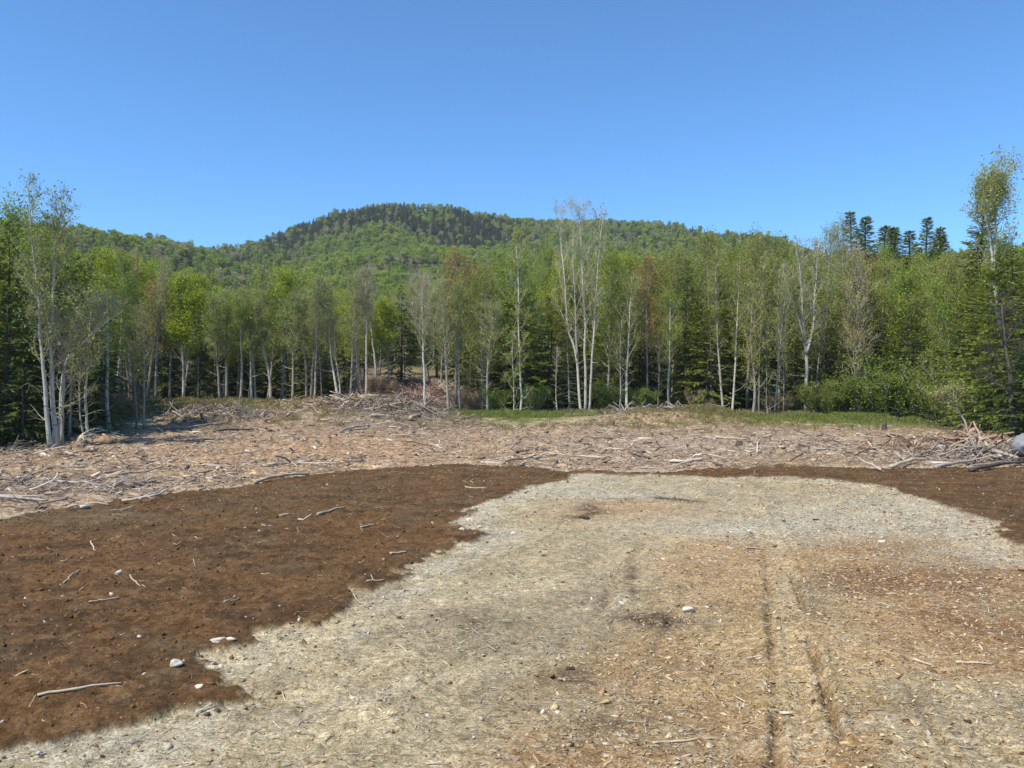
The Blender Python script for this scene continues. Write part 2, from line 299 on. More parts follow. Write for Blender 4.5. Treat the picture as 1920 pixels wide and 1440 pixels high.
# ------------------------------------------------------------------ mesh building
class MB:
    def __init__(s): s.V = []; s.Q = []; s.T = []; s.QM = []; s.TM = []; s.n = 0; s.m = 0
    def add(s, V, Q=None, T=None):
        V = np.asarray(V, float)
        if Q is not None and len(Q): s.Q.append(np.asarray(Q) + s.n); s.QM.append(np.full(len(Q), s.m))
        if T is not None and len(T): s.T.append(np.asarray(T) + s.n); s.TM.append(np.full(len(T), s.m))
        s.V.append(V); s.n += len(V)
    def tube(s, P, R, n=5, cap=True):
        P = np.asarray(P, float); R = np.asarray(R, float); k = len(P)
        T = np.gradient(P, axis=0); T /= np.linalg.norm(T, axis=1)[:, None] + 1e-9
        ref = np.array([0.31, 0.95, 0.05]) if abs(T[:, 1]).mean() < .8 else np.array([.95, .1, .3])
        A = np.cross(T, ref); A /= np.linalg.norm(A, axis=1)[:, None] + 1e-9; B = np.cross(T, A)
        th = np.arange(n) * 2 * math.pi / n
        V = P[:, None, :] + R[:, None, None] * (A[:, None, :] * np.cos(th)[None, :, None] + B[:, None, :] * np.sin(th)[None, :, None])
        i = np.arange(k - 1)[:, None] * n; j = np.arange(n)[None, :]; j2 = (j + 1) % n
        Q = np.stack([i + j, i + j2, i + n + j2, i + n + j], -1).reshape(-1, 4)
        V = V.reshape(-1, 3); Tq = None
        if cap:
            V = np.vstack([V, P[0], P[-1]]); a = np.arange(n); b2 = (a + 1) % n
            Tq = np.vstack([np.stack([b2, a, np.full(n, k * n)], -1), np.stack([(k - 1) * n + a, (k - 1) * n + b2, np.full(n, k * n + 1)], -1)])
        s.add(V, Q, Tq)
    def diamonds(s, C, U, W):
        C = np.asarray(C); n = len(C)
        if n == 0: return
        V = np.stack([C - U, C - W, C + U, C + W], 1).reshape(-1, 3)
        s.add(V, np.arange(n * 4).reshape(-1, 4))
    def mesh(s, name, mats):
        V = np.vstack(s.V) if s.V else np.zeros((0, 3))
        Q = np.vstack(s.Q) if s.Q else np.zeros((0, 4), int); T = np.vstack(s.T) if s.T else np.zeros((0, 3), int)
        me = bpy.data.meshes.new(name); me.vertices.add(len(V)); me.vertices.foreach_set('co', V.astype(np.float32).ravel())
        nl = len(Q) * 4 + len(T) * 3; me.loops.add(nl); me.loops.foreach_set('vertex_index', np.concatenate([Q.ravel(), T.ravel()]).astype(np.int32))
        me.polygons.add(len(Q) + len(T))
        st = np.concatenate([np.arange(len(Q)) * 4, len(Q) * 4 + np.arange(len(T)) * 3]).astype(np.int32)
        me.polygons.foreach_set('loop_start', st)
        mats = mats if isinstance(mats, (list, tuple)) else [mats]
        for m in mats: me.materials.append(M[m] if isinstance(m, str) else m)
        if len(mats) > 1:
            mi = np.concatenate([np.concatenate(s.QM) if s.QM else np.zeros(0), np.concatenate(s.TM) if s.TM else np.zeros(0)]).astype(np.int32)
            me.polygons.foreach_set('material_index', mi)
        me.update(calc_edges=True); return me
    def merge(s, o, m):
        off = s.n
        for v in o.V: s.V.append(v)
        for q in o.Q: s.Q.append(q + off); s.QM.append(np.full(len(q), m))
        for t in o.T: s.T.append(t + off); s.TM.append(np.full(len(t), m))
        s.n += o.n
def smooth(me):
    me.polygons.foreach_set('use_smooth', np.ones(len(me.polygons), bool)); return me
def tag(o, label=None, cat=None, group=None, kind=None):
    if label: o['label'] = label
    if cat: o['category'] = cat
    if group: o['group'] = group
    if kind: o['kind'] = kind
    return o
def obj(name, me, parent=None, loc=(0, 0, 0), rot=(0, 0, 0), scale=(1, 1, 1)):
    o = bpy.data.objects.new(name, me); COL.objects.link(o); o.location = loc; o.rotation_euler = rot; o.scale = scale
    if parent: o.parent = parent
    return o
def unit(v): return v / (np.linalg.norm(v, axis=-1, keepdims=True) + 1e-9)
def scatter(name, P, rot, scl, protos, idx, label, cat):
    """one object whose points carry geometry-node instances of small meshes"""
    P = np.asarray(P, np.float32); n = len(P)
    me = bpy.data.meshes.new(name); me.vertices.add(n); me.vertices.foreach_set('co', P.ravel())
    a = me.attributes.new('rot', 'FLOAT_VECTOR', 'POINT'); a.data.foreach_set('vector', np.asarray(rot, np.float32).ravel())
    scl = np.asarray(scl, np.float32); scl = np.repeat(scl[:, None], 3, 1) if scl.ndim == 1 else scl
    a = me.attributes.new('scl', 'FLOAT_VECTOR', 'POINT'); a.data.foreach_set('vector', scl.ravel())
    a = me.attributes.new('idx', 'INT', 'POINT'); a.data.foreach_set('value', np.asarray(idx, np.int32))
    pc = bpy.data.collections.new(name + '_pieces')
    for k, pm in enumerate(protos):
        po = bpy.data.objects.new('piece_%02d' % k, pm); pc.objects.link(po)
    o = obj(name, me); tag(o, label, cat, None, 'stuff')
    ng = bpy.data.node_groups.new(name + '_nodes', 'GeometryNodeTree')
    ng.interface.new_socket('Geometry', in_out='INPUT', socket_type='NodeSocketGeometry')
    ng.interface.new_socket('Geometry', in_out='OUTPUT', socket_type='NodeSocketGeometry')
    N, L = ng.nodes, ng.links
    gi = N.new('NodeGroupInput'); go = N.new('NodeGroupOutput'); ip = N.new('GeometryNodeInstanceOnPoints')
    ci = N.new('GeometryNodeCollectionInfo'); ci.inputs['Collection'].default_value = pc
    ci.inputs['Separate Children'].default_value = True; ci.inputs['Reset Children'].default_value = True
    def na(nm, ty):
        q = N.new('GeometryNodeInputNamedAttribute'); q.data_type = ty; q.inputs['Name'].default_value = nm; return q.outputs['Attribute']
    L.new(gi.outputs[0], ip.inputs['Points']); L.new(ci.outputs[0], ip.inputs['Instance']); ip.inputs['Pick Instance'].default_value = True
    L.new(na('idx', 'INT'), ip.inputs['Instance Index']); L.new(na('rot', 'FLOAT_VECTOR'), ip.inputs['Rotation']); L.new(na('scl', 'FLOAT_VECTOR'), ip.inputs['Scale'])
    L.new(ip.outputs[0], go.inputs[0])
    md = o.modifiers.new('scatter', 'NODES'); md.node_group = ng
    return o

# ------------------------------------------------------------------ ground sheet
def blob(px, py, cx, cy, sx, sy): return np.exp(-((px - cx) / sx) ** 2 - ((py - cy) / sy) ** 2)
def build_ground():
    rows = np.concatenate([[-300, -120, -60, -25, -12, -5, 0, 1.5, 2.6], np.geomspace(3.4, 14, 430), np.geomspace(14.08, 78, 370), np.geomspace(79, 1500, 140)])
    uc = np.linspace(-1, 1, 701); eo = np.geomspace(.004, 1, 26); ou = 1 + eo
    u = np.concatenate([-ou[::-1], uc, ou])
    Y = np.repeat(rows[:, None], len(u), 1); W = 3.0 + .74 * np.maximum(Y, 1.5); X = np.where(np.abs(u)[None, :] <= 1, u[None, :] * W, np.sign(u)[None, :] * (W + (np.abs(u)[None, :] - 1) * (W * 1.1 + 350)))
    sh = Y.shape; x = X.ravel(); y = Y.ravel()
    z, zl, soil, sl, rd = gz(x, y, True)
    px, py = proj(x, y, zl)
    wx = 60 * fbm(x * .35, y * .35, 4, 81); wy = 30 * fbm(x * .35, y * .35, 4, 91)
    qx = px + wx * 2.2; qy = py + wy * 2.2
    def C(*c): return np.array(c)[None, :]
    col = np.repeat(C(.47, .40, .245), len(x), 0)
    def lay(w, c):
        nonlocal col; w = np.clip(w, 0, 1)[:, None]; col = col * (1 - w) + C(*c) * w
    fn = fbm(x * 2.2, y * 2.2, 4, 101, .6); fn2 = fbm(x * .8, y * .8, 4, 111, .6)
    lay(ss(.02, .26, fbm(x * 1.3, y * 1.3, 5, 141, .62)) * .75, (.27, .225, .155))
    lay(ss(.08, .3, fbm(x * .6, y * .9, 4, 146, .6)) * .5, (.34, .315, .235))
    uu = x * .45 + y * .89; vv = x * .89 - y * .45
    stk = fbm(uu * .7, vv * 5.5, 4, 143, .6); stk2 = fbm(vv * .6 + 9, uu * 4.5, 4, 144, .6)
    lay(ss(.03, .28, stk) * .65, (.31, .26, .18)); lay(ss(.03, .25, -stk) * .55, (.58, .52, .38)); lay(ss(.04, .26, stk2) * .5, (.33, .28, .20))
    chips = np.clip(ss(1150, 1420, qx + 1.0 * (qy - 1100)) * ss(985, 1030, qy) * .9 - ss(1240, 1300, qy) * ss(1600, 1700, qx) * .75, 0, 1)
    lay(ss(-.25, .3, fn2) * .5, (.50, .425, .27))
    lay(ss(0, .3, fn) * .5, (.36, .305, .20))
    lay(chips * .9 * np.clip(.75 + fn * 1.6, 0, 1), (.43, .275, .13))
    lay(chips * ss(-.1, .2, fn2 + .4 * fn) * .8, (.30, .19, .095))
    lay(.8 * (blob(qx, qy, 1280, 980, 150, 26) + blob(qx, qy, 1330, 1060, 120, 50) + blob(qx, qy, 1150, 960, 130, 20)), (.42, .29, .16))
    lay(.8 * np.clip(.4 + 2 * fn2 + fn, 0, 1.2) * (blob(qx, qy, 1800, 1080, 260, 55) + blob(qx, qy, 1620, 1100, 90, 22) + blob(qx, qy, 1900, 1150, 120, 50)), (.22, .13, .07))
    lay(.8 * (blob(qx, qy, 1100, 925, 160, 22) + blob(qx, qy, 1650, 970, 260, 32) + blob(qx, qy, 1420, 1000, 220, 22) + blob(qx, qy, 1870, 1030, 120, 16) + blob(qx, qy, 900, 990, 60, 20)), (.47, .455, .375))
    lay(.8 * (blob(qx, qy, 1000, 1220, 180, 70) + blob(qx, qy, 1120, 1360, 160, 60) + blob(qx, qy, 1290, 1160, 90, 18) + blob(qx, qy, 900, 1200, 70, 22) + blob(qx, qy, 1800, 1330, 150, 50) + blob(qx, qy, 1500, 1110, 90, 25)), (.31, .265, .175))
    lay(.7 * (blob(qx, qy, 1400, 1180, 130, 40) + blob(qx, qy, 1480, 1300, 200, 80)), (.44, .34, .18))
    lay(1.3 * ss(-.2, .15, fn) * (blob(px, qy, 1100, 970, 34, 9) + blob(px, qy, 1185, 1090, 14, 30) + blob(px, qy, 1230, 1160, 80, 12) + .6 * blob(px, qy, 900, 1195, 60, 14) + .6 * blob(px, qy, 1060, 1290, 60, 22) + .6 * blob(px, qy, 1130, 1390, 70, 20) + .6 * blob(px, qy, 740, 1140, 40, 16) + blob(px, qy, 1240, 940, 90, 5)), (.12, .085, .055))
    rim = np.clip(soil_mask(x + .5, y - .6) + soil_mask(x - .5, y + .7) + soil_mask(x + .9, y) + soil_mask(x, y + 1.2), 0, 1) * (1 - soil) * (y < 26)
    lay(rim * (.08 + .55 * ss(-.02, .22, fn + .5 * fn2)), (.52, .49, .39))
    # broad smears left by the machine's blade
    for (bx, by, sx_, sy_, cc) in ((700, 1330, 260, 16, (.56, .50, .38)), (480, 1390, 200, 14, (.33, .28, .20)), (900, 1120, 200, 14, (.54, .47, .34)), (820, 1180, 160, 12, (.30, .25, .18)), (1180, 1040, 150, 10, (.52, .42, .27)), (1600, 1380, 240, 18, (.50, .43, .31)), (1350, 1250, 120, 16, (.32, .23, .14)), (1020, 1060, 120, 10, (.36, .31, .21))):
        lay(.75 * ss(-.2, .15, stk + fn * .5) * blob(qx, qy + .25 * (px - bx), bx, by, sx_, sy_), cc)
    lay(.55 * (blob(qx, qy, 520, 1240, 200, 60) + blob(qx, qy, 700, 1400, 260, 60)), (.55, .475, .31))
    for (a_, b_) in (((1.9, 5.0), (4.0, 11.8)), ((3.3, 4.8), (4.2, 8.5)), ((3.85, 11.0), (5.8, 19.5))):
        e_ = np.array(b_) - np.array(a_); L_ = np.hypot(*e_); s_ = ((x - a_[0]) * e_[0] + (y - a_[1]) * e_[1]) / L_; d_ = ((x - a_[0]) * e_[1] - (y - a_[1]) * e_[0]) / L_
        lay(.55 * np.exp(-(d_ / .2) ** 4) * ss(-1, .5, s_) * (1 - ss(L_ - 2, L_ + 1, s_)) * (.55 + .45 * np.sin(s_ * 34 + 3 * d_)), (.54, .46, .31))
    lay(np.clip(rd, 0, .75) * .9, (.13, .075, .04))
    lay(sl, (.40, .285, .19))
    lay(sl * ss(.0, .3, fn2) * .6, (.48, .35, .22))
    lay(sl * ss(0, .3, fbm(x * .5, y * .5, 3, 121)) * .8, (.36, .27, .195))
    lay(sl * ss(.04, .16, fbm(x * .35, y * .5, 4, 171, .6) * -1 + .05) * .7, (.30, .20, .125))
    lay(sl * ss(.0, .22, fn) * .7, (.20, .135, .09))
    lay(sl * ss(.04, .22, fbm(x * 1.1, y * 2.0, 4, 148, .65)) * .6, (.52, .42, .30))
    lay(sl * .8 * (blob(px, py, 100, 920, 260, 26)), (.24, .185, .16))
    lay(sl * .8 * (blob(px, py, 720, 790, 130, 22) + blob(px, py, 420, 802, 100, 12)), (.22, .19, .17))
    lay(sl * .8 * blob(px, py, 1300, 835, 500, 26), (.36, .29, .235))
    lay(sl * .8 * (blob(px, py, 640, 842, 330, 28)), (.45, .31, .19))
    lay(sl * .6 * ss(.0, .2, fn + .5 * fn2) * (blob(px, py, 600, 842, 400, 34)), (.33, .20, .11))
    lay(sl * .75 * ss(-.15, .15, fn) * (blob(px, py, 760, 800, 110, 16) + blob(px, py, 400, 808, 90, 13) + blob(px, py, 1830, 870, 160, 12)), (.10, .08, .065))  # shade in and below the brush piles, painted into the ground colour
    # grass and forest floor behind the slash
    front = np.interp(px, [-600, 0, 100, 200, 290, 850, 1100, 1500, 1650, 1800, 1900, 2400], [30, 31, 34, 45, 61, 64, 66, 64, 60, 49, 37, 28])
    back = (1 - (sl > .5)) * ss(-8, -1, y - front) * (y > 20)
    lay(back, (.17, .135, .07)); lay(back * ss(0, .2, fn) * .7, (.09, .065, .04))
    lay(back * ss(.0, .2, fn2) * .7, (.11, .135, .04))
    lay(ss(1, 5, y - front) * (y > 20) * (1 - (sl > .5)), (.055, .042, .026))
    lay(.8 * (blob(px, py, 350, 765, 90, 16) * (y > 40)) * (1 - sl * .5), (.15, .13, .045))
    lay(.95 * ss(-.12, .12, fn2 + .5 * fn) * blob(px, py, 960, 786, 120, 11) * (y > 45), (.12, .17, .035))
    lay(.8 * ss(-.1, .12, fn2 + .5 * fn) * blob(px, py, 1360, 792, 110, 10) * (y > 45), (.17, .16, .06))
    lay(.95 * ss(-.15, .1, fn2 + .5 * fn) * blob(px, py, 1630, 795, 130, 11) * (y > 40), (.11, .16, .035))
    lay(.8 * blob(px, py, 790, 770, 60, 14) * (y > 45), (.19, .15, .06))
    lay(.9 * blob(px, py, 770, 700, 90, 50) * (y > 64) * (y < 90), (.27, .19, .145))
    lay(.8 * blob(px, py, 785, 650, 40, 26) * (y > 88), (.34, .28, .18))
    gap = blob(x, y, -13, 100, 9, 16)
    lay(gap * .8, (.30, .24, .15))
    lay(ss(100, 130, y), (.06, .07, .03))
    soilc = np.where(ss(-.1, .25, fn2)[:, None] > .5, C(.128, .074, .033), C(.110, .064, .030))
    sw = soil[:, None]; col = col * (1 - sw) + soilc * sw
    lay(soil * .75 * (blob(qx, py, 190, 972, 140, 14)), (.20, .17, .12))
    lay(soil * .6 * (blob(qx, qy, 90, 1240, 110, 30) + blob(qx, qy, 330, 1070, 120, 26)), (.085, .066, .048))
    ss1 = fbm(x * .7 + y * .2, y * 3.5 - x * .6, 4, 83, .6)
    lay(soil * .55 * ss(.0, .25, ss1), (.075, .045, .024)); lay(soil * .45 * ss(.05, .3, -ss1), (.19, .118, .06)); lay(soil * .65 * ss(.02, .25, fbm(x * 2.6, y * 2.6, 4, 133, .65)), (.062, .038, .021)); lay(soil * .5 * ss(.05, .25, fbm(x * 4.6, y * 4.6, 4, 137, .7)), (.20, .125, .065)); lay(soil * .4 * ss(.1, .3, fbm(x * .9, y * .9, 4, 135, .65)), (.15, .115, .07))
    lay(soil * .5 * ss(.08, .3, fbm(x * 1.3, y * 1.3, 4, 131, .6)), (.165, .09, .038))
    col = col * np.where(soil[:, None] > .5, C(.97, .90, .76), C(.97, .92, .84))
    me = bpy.data.meshes.new('ground'); me.vertices.add(len(x)); me.vertices.foreach_set('co', np.stack([x, y, z], 1).astype(np.float32).ravel())
    r, c = sh; i = np.arange(r - 1)[:, None] * c + np.arange(c - 1)[None, :]
    Q = np.stack([i, i + 1, i + 1 + c, i + c], -1).reshape(-1, 4).astype(np.int32)
    me.loops.add(Q.size); me.loops.foreach_set('vertex_index', Q.ravel()); me.polygons.add(len(Q)); me.polygons.foreach_set('loop_start', np.arange(len(Q), dtype=np.int32) * 4)
    me.update(calc_edges=True); smooth(me)
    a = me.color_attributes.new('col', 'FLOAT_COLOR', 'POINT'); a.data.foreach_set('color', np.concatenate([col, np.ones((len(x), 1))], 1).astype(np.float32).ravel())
    a = me.color_attributes.new('msk', 'FLOAT_COLOR', 'POINT')
    a.data.foreach_set('color', np.stack([soil, np.clip(chips * (1 - soil) + sl * .8, 0, 1), sl, np.ones(len(x))], 1).astype(np.float32).ravel())
    me.materials.append(M['ground'])
    o = obj('ground', me); tag(o, 'cleared lot of dark soil, pale gravel and wood litter rising to a wooded hill', None, None, 'structure')
build_ground()

# spring air: one even box of thin haze round everything
hb = MB(); hx, y0, y1, z0, z1 = 2700, -330, 1530, -60, 260
hb.add([(-hx, y0, z0), (hx, y0, z0), (hx, y1, z0), (-hx, y1, z0), (-hx, y0, z1), (hx, y0, z1), (hx, y1, z1), (-hx, y1, z1)], [[0, 3, 2, 1], [4, 5, 6, 7], [0, 1, 5, 4], [1, 2, 6, 5], [2, 3, 7, 6], [3, 0, 4, 7]])
hm = bpy.data.materials.new('haze'); hm.use_nodes = True; hm.node_tree.nodes.remove(hm.node_tree.nodes['Principled BSDF'])
pv = hm.node_tree.nodes.new('ShaderNodeVolumePrincipled'); pv.inputs['Color'].default_value = (.80, .89, 1.0, 1); pv.inputs['Density'].default_value = .00013
hm.node_tree.links.new(pv.outputs[0], hm.node_tree.nodes['Material Output'].inputs['Volume'])
tag(obj('haze', hb.mesh('haze', hm)), 'thin blue air between the clearing and the hill', 'haze', None, 'stuff')

# ------------------------------------------------------------------ trees
def wander(r, p0, d, L, n, curve, jit):
    """polyline growing from p0 along d, bending by curve (vector) and jitter"""
    P = [np.array(p0, float)]; d = np.array(d, float); st = L / (n - 1)
    for k in range(n - 1):
        d = unit(d + curve * (1.0 / (n - 1)) + r.normal(0, jit, 3)); P.append(P[-1] + d * st)
    return np.array(P)
def path_at(P, f):
    s = f * (len(P) - 1); i = np.minimum(np.floor(s).astype(int), len(P) - 2); w = (s - i)
    return P[i] * (1 - w)[..., None] + P[i + 1] * w[..., None] if np.ndim(f) else P[i] * (1 - w) + P[i + 1] * w
def add_leaves(mb, r, C, size, flat=.0, asp=.6):
    n = len(C)
    if n == 0: return
    U = unit(r.normal(0, 1, (n, 3))); W = unit(np.cross(U, r.normal(0, 1, (n, 3)) + np.array([0, 0, .01])))
    s = size * r.uniform(.6, 1.35, n)[:, None]
    mb.diamonds(C, U * s * .5, W * s * .5 * asp)
def grow(seed, H=12, rad=.13, stems=None, f0=.4, nl=26, spread=2.4, elev=(25, 65), subs=6, twigs=3, leaves=3000, leaf=.13, jit=.05,
         top_elev=70, leaf_spread=.16, trunk_n=8, profile='oval', dead=5, wob=.02):
    """returns three builders: trunk(s) list, branches, foliage"""
    r = np.random.default_rng(seed)
    tr = []; br = MB(); fo = MB(); tips = []
    if stems is None:
        P = wander(r, (0, 0, -.25), (r.normal(0, .03), r.normal(0, .03), 1), H + .25, 12, np.array([r.normal(0, .08), r.normal(0, .08), .05]), wob)
        P[:, 2] *= (H) / P[-1, 2]; P[0, 2] = -.3
        stems = [(P, rad, 1.0)]
    for (P, rd, share) in stems:
        P = np.array(P, float); k = len(P)
        fr = np.linspace(0, 1, k); R = rd * (1 - fr) ** .75 * .93 + .012; R[0] = rd * 1.35
        if k > 2: R[1] = max(R[1], rd * .97)
        m = MB(); m.tube(P, R, trunk_n); tr.append(m)
        hh = P[-1, 2] - P[0, 2]; lean = P[-1] - P[0]
        nls = max(3, int(nl * share)); g = r.uniform(0, 6.28)
        for i in range(nls + dead):
            is_dead = i >= nls
            f = (f0 + (.97 - f0) * ((i + r.uniform(0, .8)) / nls)) if not is_dead else r.uniform(.12, f0)
            q = (f - f0) / (1 - f0)
            if profile == 'oval': pr = math.sin(math.pi * min(1, max(.0, q * .86 + .12))) ** .8
            elif profile == 'top': pr = math.sin(math.pi * min(1, (max(q, 0) * .9) ** 1.3 + .08)) ** .9
            else: pr = 1 - .6 * q
            Lb = spread * pr * r.uniform(.6, 1.2) * (.8 + .4 * share) if not is_dead else r.uniform(.4, 1.5)
            az = g + i * 2.4 + r.normal(0, .4)
            el = math.radians(np.interp(q, [0, 1], [r.uniform(*elev), top_elev]) if not is_dead else r.uniform(-10, 40))
            d = np.array([math.cos(az) * math.cos(el), math.sin(az) * math.cos(el), math.sin(el)])
            p0 = path_at(P, np.array(f)); B = wander(r, p0, d, max(Lb, .3), 6, np.array([0, 0, .55]), jit * 2)
            rb = max(.012, (rd * (1 - f) ** .75) * .42 * (.5 + .5 * min(1, Lb / 2)))
            br.tube(B, rb * (1 - np.linspace(0, 1, 6)) + .006, 4, False)
            if is_dead: 
                for _ in range(3):
                    ff = r.uniform(.3, .95); T = wander(r, path_at(B, np.array(ff)), unit(d + r.normal(0, .6, 3)), r.uniform(.2, .6), 3, np.zeros(3), .15)
                    br.tube(T, np.array([.008, .006, .003]), 3, False)
                continue
            ns = max(2, int(subs * (.5 + Lb / spread)))
            for j in range(ns):
                ff = r.uniform(.2, .98); dd = unit(B[-1] - B[0]) + r.normal(0, .62, 3) + np.array([0, 0, .25]); ls = Lb * r.uniform(.25, .5) * (1.15 - .5 * ff) + .15
                S = wander(r, path_at(B, np.array(ff)), unit(dd), ls, 4, np.array([0, 0, .4]), .1)
                br.tube(S, np.array([.014, .010, .007, .004]), 3, False)
                tips.append((S, ls))
                for _ in range(twigs):
                    f3 = r.uniform(.25, 1); d3 = unit(unit(S[-1] - S[0]) + r.normal(0, .6, 3)); l3 = r.uniform(.2, .55)
                    T = wander(r, path_at(S, np.array(f3)), d3, l3, 3, np.array([0, 0, .25]), .12)
                    br.tube(T, np.array([.008, .006, .003]), 3, False); tips.append((T, l3))
    if leaves and tips:
        w = np.array([l for _, l in tips]); w /= w.sum(); cnt = np.random.default_rng(seed + 1).multinomial(leaves, w)
        dens = .35 + 1.3 * r.random(len(tips)); C = []
        for (S, l), n in zip(tips, cnt):
            n = int(n * dens[len(C) % len(dens)])
            if n <= 0: C.append(np.zeros((0, 3))); continue
            C.append(path_at(S, r.uniform(.15, 1, n)) + r.normal(0, leaf_spread, (n, 3)))
        add_leaves(fo, r, np.vstack(C), leaf)
    return tr, br, fo
def grow_conifer(seed, H=12, rad=.14, Lmax=2.0, low=.06, nb=95, dead=.25, droop=-.5, spray=.34, power=.8, fill=1.0, irregular=.25):
    r = np.random.default_rng(seed); tr = MB(); br = MB(); fo = MB()
    P = wander(r, (0, 0, 0), (0, 0, 1), H, 9, np.zeros(3), .008); P[:, 2] *= H / P[-1, 2]; P[0, 2] = -.3
    fr = np.linspace(0, 1, 9); tr.tube(P, rad * (1 - fr) * .97 + .012, 7)
    C = []; U = []; W = []
    for i in range(nb):
        f = low + (1 - low) * ((i + r.uniform(0, 1)) / nb) ** .92
        if f > .99: f = .99
        L = Lmax * (1 - f) ** power * r.uniform(1 - irregular, 1 + irregular) + .16
        az = i * 2.4 + r.normal(0, .5); e = math.radians(np.interp(f, [0, .5, 1], [-8, 5, 55]) + r.normal(0, 8))
        d = np.array([math.cos(az) * math.cos(e), math.sin(az) * math.cos(e), math.sin(e)])
        B = wander(r, path_at(P, np.array(f)), d, L, 5, np.array([0, 0, droop * (1 - f)]), .05)
        br.tube(B, np.linspace(.022 * (1 - f) + .008, .004, 5), 3, False)
        if f < dead and r.random() < .8:
            for _ in range(4):
                T = wander(r, path_at(B, np.array(r.uniform(.3, 1))), unit(d + r.normal(0, .7, 3)), r.uniform(.2, .5), 3, np.array([0, 0, -.3]), .1)
                br.tube(T, np.array([.006, .004, .003]), 3, False)
            continue
        n = int(max(3, L / .16) * fill)
        for _ in range(n * 2):
            q = r.uniform(.12, 1) ** .8; side = r.choice([-1, 1]); c = path_at(B, np.array(q))
            t = unit(B[-1] - B[0]); sd = unit(np.cross(t, np.array([0, 0, 1.])))
            u = unit(t * r.uniform(.3, 1) + sd * side * r.uniform(.2, 1.1) + np.array([0, 0, r.normal(-.25, .22)]))
            ln = spray * r.uniform(.6, 1.25) * (1.1 - .45 * q) * (.55 + .45 * min(1, L)); w = unit(np.cross(u, r.normal(0, .45, 3) + np.array([0, 0, 1.]))) * ln * .32
            C.append(c + u * ln * .5); U.append(u * ln * .5); W.append(w * .5)
    fo.diamonds(np.array(C), np.array(U), np.array(W)); return [tr], br, fo

class Kind:
    def __init__(s, name, cat, parts, tm, bm, fm, H):
        s.name, s.cat, s.H = name, cat, H; tr, br, fo = parts
        s.tr = [smooth(t.mesh('trunk', tm)) for t in tr]; s.br = br.mesh('branches', bm); s.fo = fo.mesh('foliage', fm) if fo.n else None
        j = MB()
        for t in tr: j.merge(t, 0)
        j.merge(br, 1)
        if fo.n: j.merge(fo, 2)
        s.join = lambda: j.mesh('whole_tree', [tm, bm, fm])
def place(kind, x, y, h, label, group=None, rz=None, lean=(0, 0), wid=1.0, z=None, name=None):
    s = h * (.93 if kind.cat not in ('spruce tree', 'shrub') else 1.0) / kind.H; o = bpy.data.objects.new(name or kind.name, None); COL.objects.link(o); o.empty_display_size = .3
    o.location = (x, y, g1(x, y) if z is None else z); o.rotation_euler = (lean[0], lean[1], rng.uniform(0, 6.28) if rz is None else rz)
    o.scale = (s * wid, s * wid, s); tag(o, label, kind.cat, group)
    for t in kind.tr: obj('trunk', t, o)
    obj('branches', kind.br, o)
    if kind.fo: obj('foliage', kind.fo, o)
    return o
K = {}
def mk(key, name, cat, parts, tm, bm, fm, H=12): K.setdefault(key, []).append(Kind(name, cat, parts, tm, bm, fm, H))
for i in range(3): mk('birch', 'birch_tree', 'birch tree', grow(100 + i, rad=.12, f0=.42, nl=24, spread=2.3, subs=5, twigs=2, leaves=4200, leaf=.12, leaf_spread=.22), 'birch', 'twig', 'leaf_mid')
for i in range(4): mk('bare', 'bare_tree', 'bare tree', grow(120 + i, rad=.11, f0=.40 + .06 * (i % 2), nl=30, spread=2.0, subs=6, twigs=3, leaves=2200, leaf=.12, elev=(40, 70), leaf_spread=.2), 'bark', 'twig', 'leaf_grey')
for i in range(3): mk('grey', 'budding_tree', 'tree', grow(140 + i, rad=.11, f0=.38, nl=28, spread=2.1, subs=6, twigs=3, leaves=4600, leaf=.12, elev=(35, 65), leaf_spread=.2), 'bark', 'twig', 'leaf_grey')
for i in range(4): mk('bright', 'leafy_tree', 'tree', grow(160 + i, rad=.13, f0=.36, nl=32, spread=2.8, subs=5, twigs=2, leaves=9000, leaf=.15, leaf_spread=.26), 'bark', 'twig', 'leaf_bright')
for i in range(3): mk('mid', 'leafy_tree', 'tree', grow(180 + i, rad=.13, f0=.28, nl=34, spread=2.8, subs=5, twigs=2, leaves=7500, leaf=.14, leaf_spread=.25), 'bark', 'twig', 'leaf_mid')
for i in range(3): mk('olive', 'budding_tree', 'tree', grow(200 + i, rad=.12, f0=.24, nl=36, spread=2.7, subs=5, twigs=2, leaves=6500, leaf=.13, leaf_spread=.24), 'bark', 'twig', 'leaf_olive')
for i in range(2): mk('red', 'red_budded_maple', 'maple tree', grow(220 + i, rad=.12, f0=.36, nl=32, spread=2.5, subs=6, twigs=3, leaves=4600, leaf=.12, leaf_spread=.2), 'bark', 'twig_red', 'leaf_red')
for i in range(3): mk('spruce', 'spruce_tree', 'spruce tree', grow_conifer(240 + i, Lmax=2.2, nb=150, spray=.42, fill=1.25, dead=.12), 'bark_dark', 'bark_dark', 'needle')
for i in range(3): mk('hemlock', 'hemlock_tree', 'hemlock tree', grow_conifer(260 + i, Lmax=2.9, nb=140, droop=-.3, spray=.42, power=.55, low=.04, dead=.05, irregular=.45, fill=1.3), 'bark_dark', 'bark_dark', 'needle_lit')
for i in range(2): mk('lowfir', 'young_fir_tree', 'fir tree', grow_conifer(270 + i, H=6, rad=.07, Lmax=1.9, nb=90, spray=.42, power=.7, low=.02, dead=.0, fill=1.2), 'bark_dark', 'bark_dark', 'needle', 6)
for i in range(2): mk('skyspruce', 'spruce_tree', 'spruce tree', grow_conifer(275 + i, H=12, rad=.12, Lmax=1.9, nb=300, spray=.34, power=1.1, low=.1, dead=.0, fill=1.8, irregular=.12), 'bark_dark', 'bark_dark', 'needle_lit')
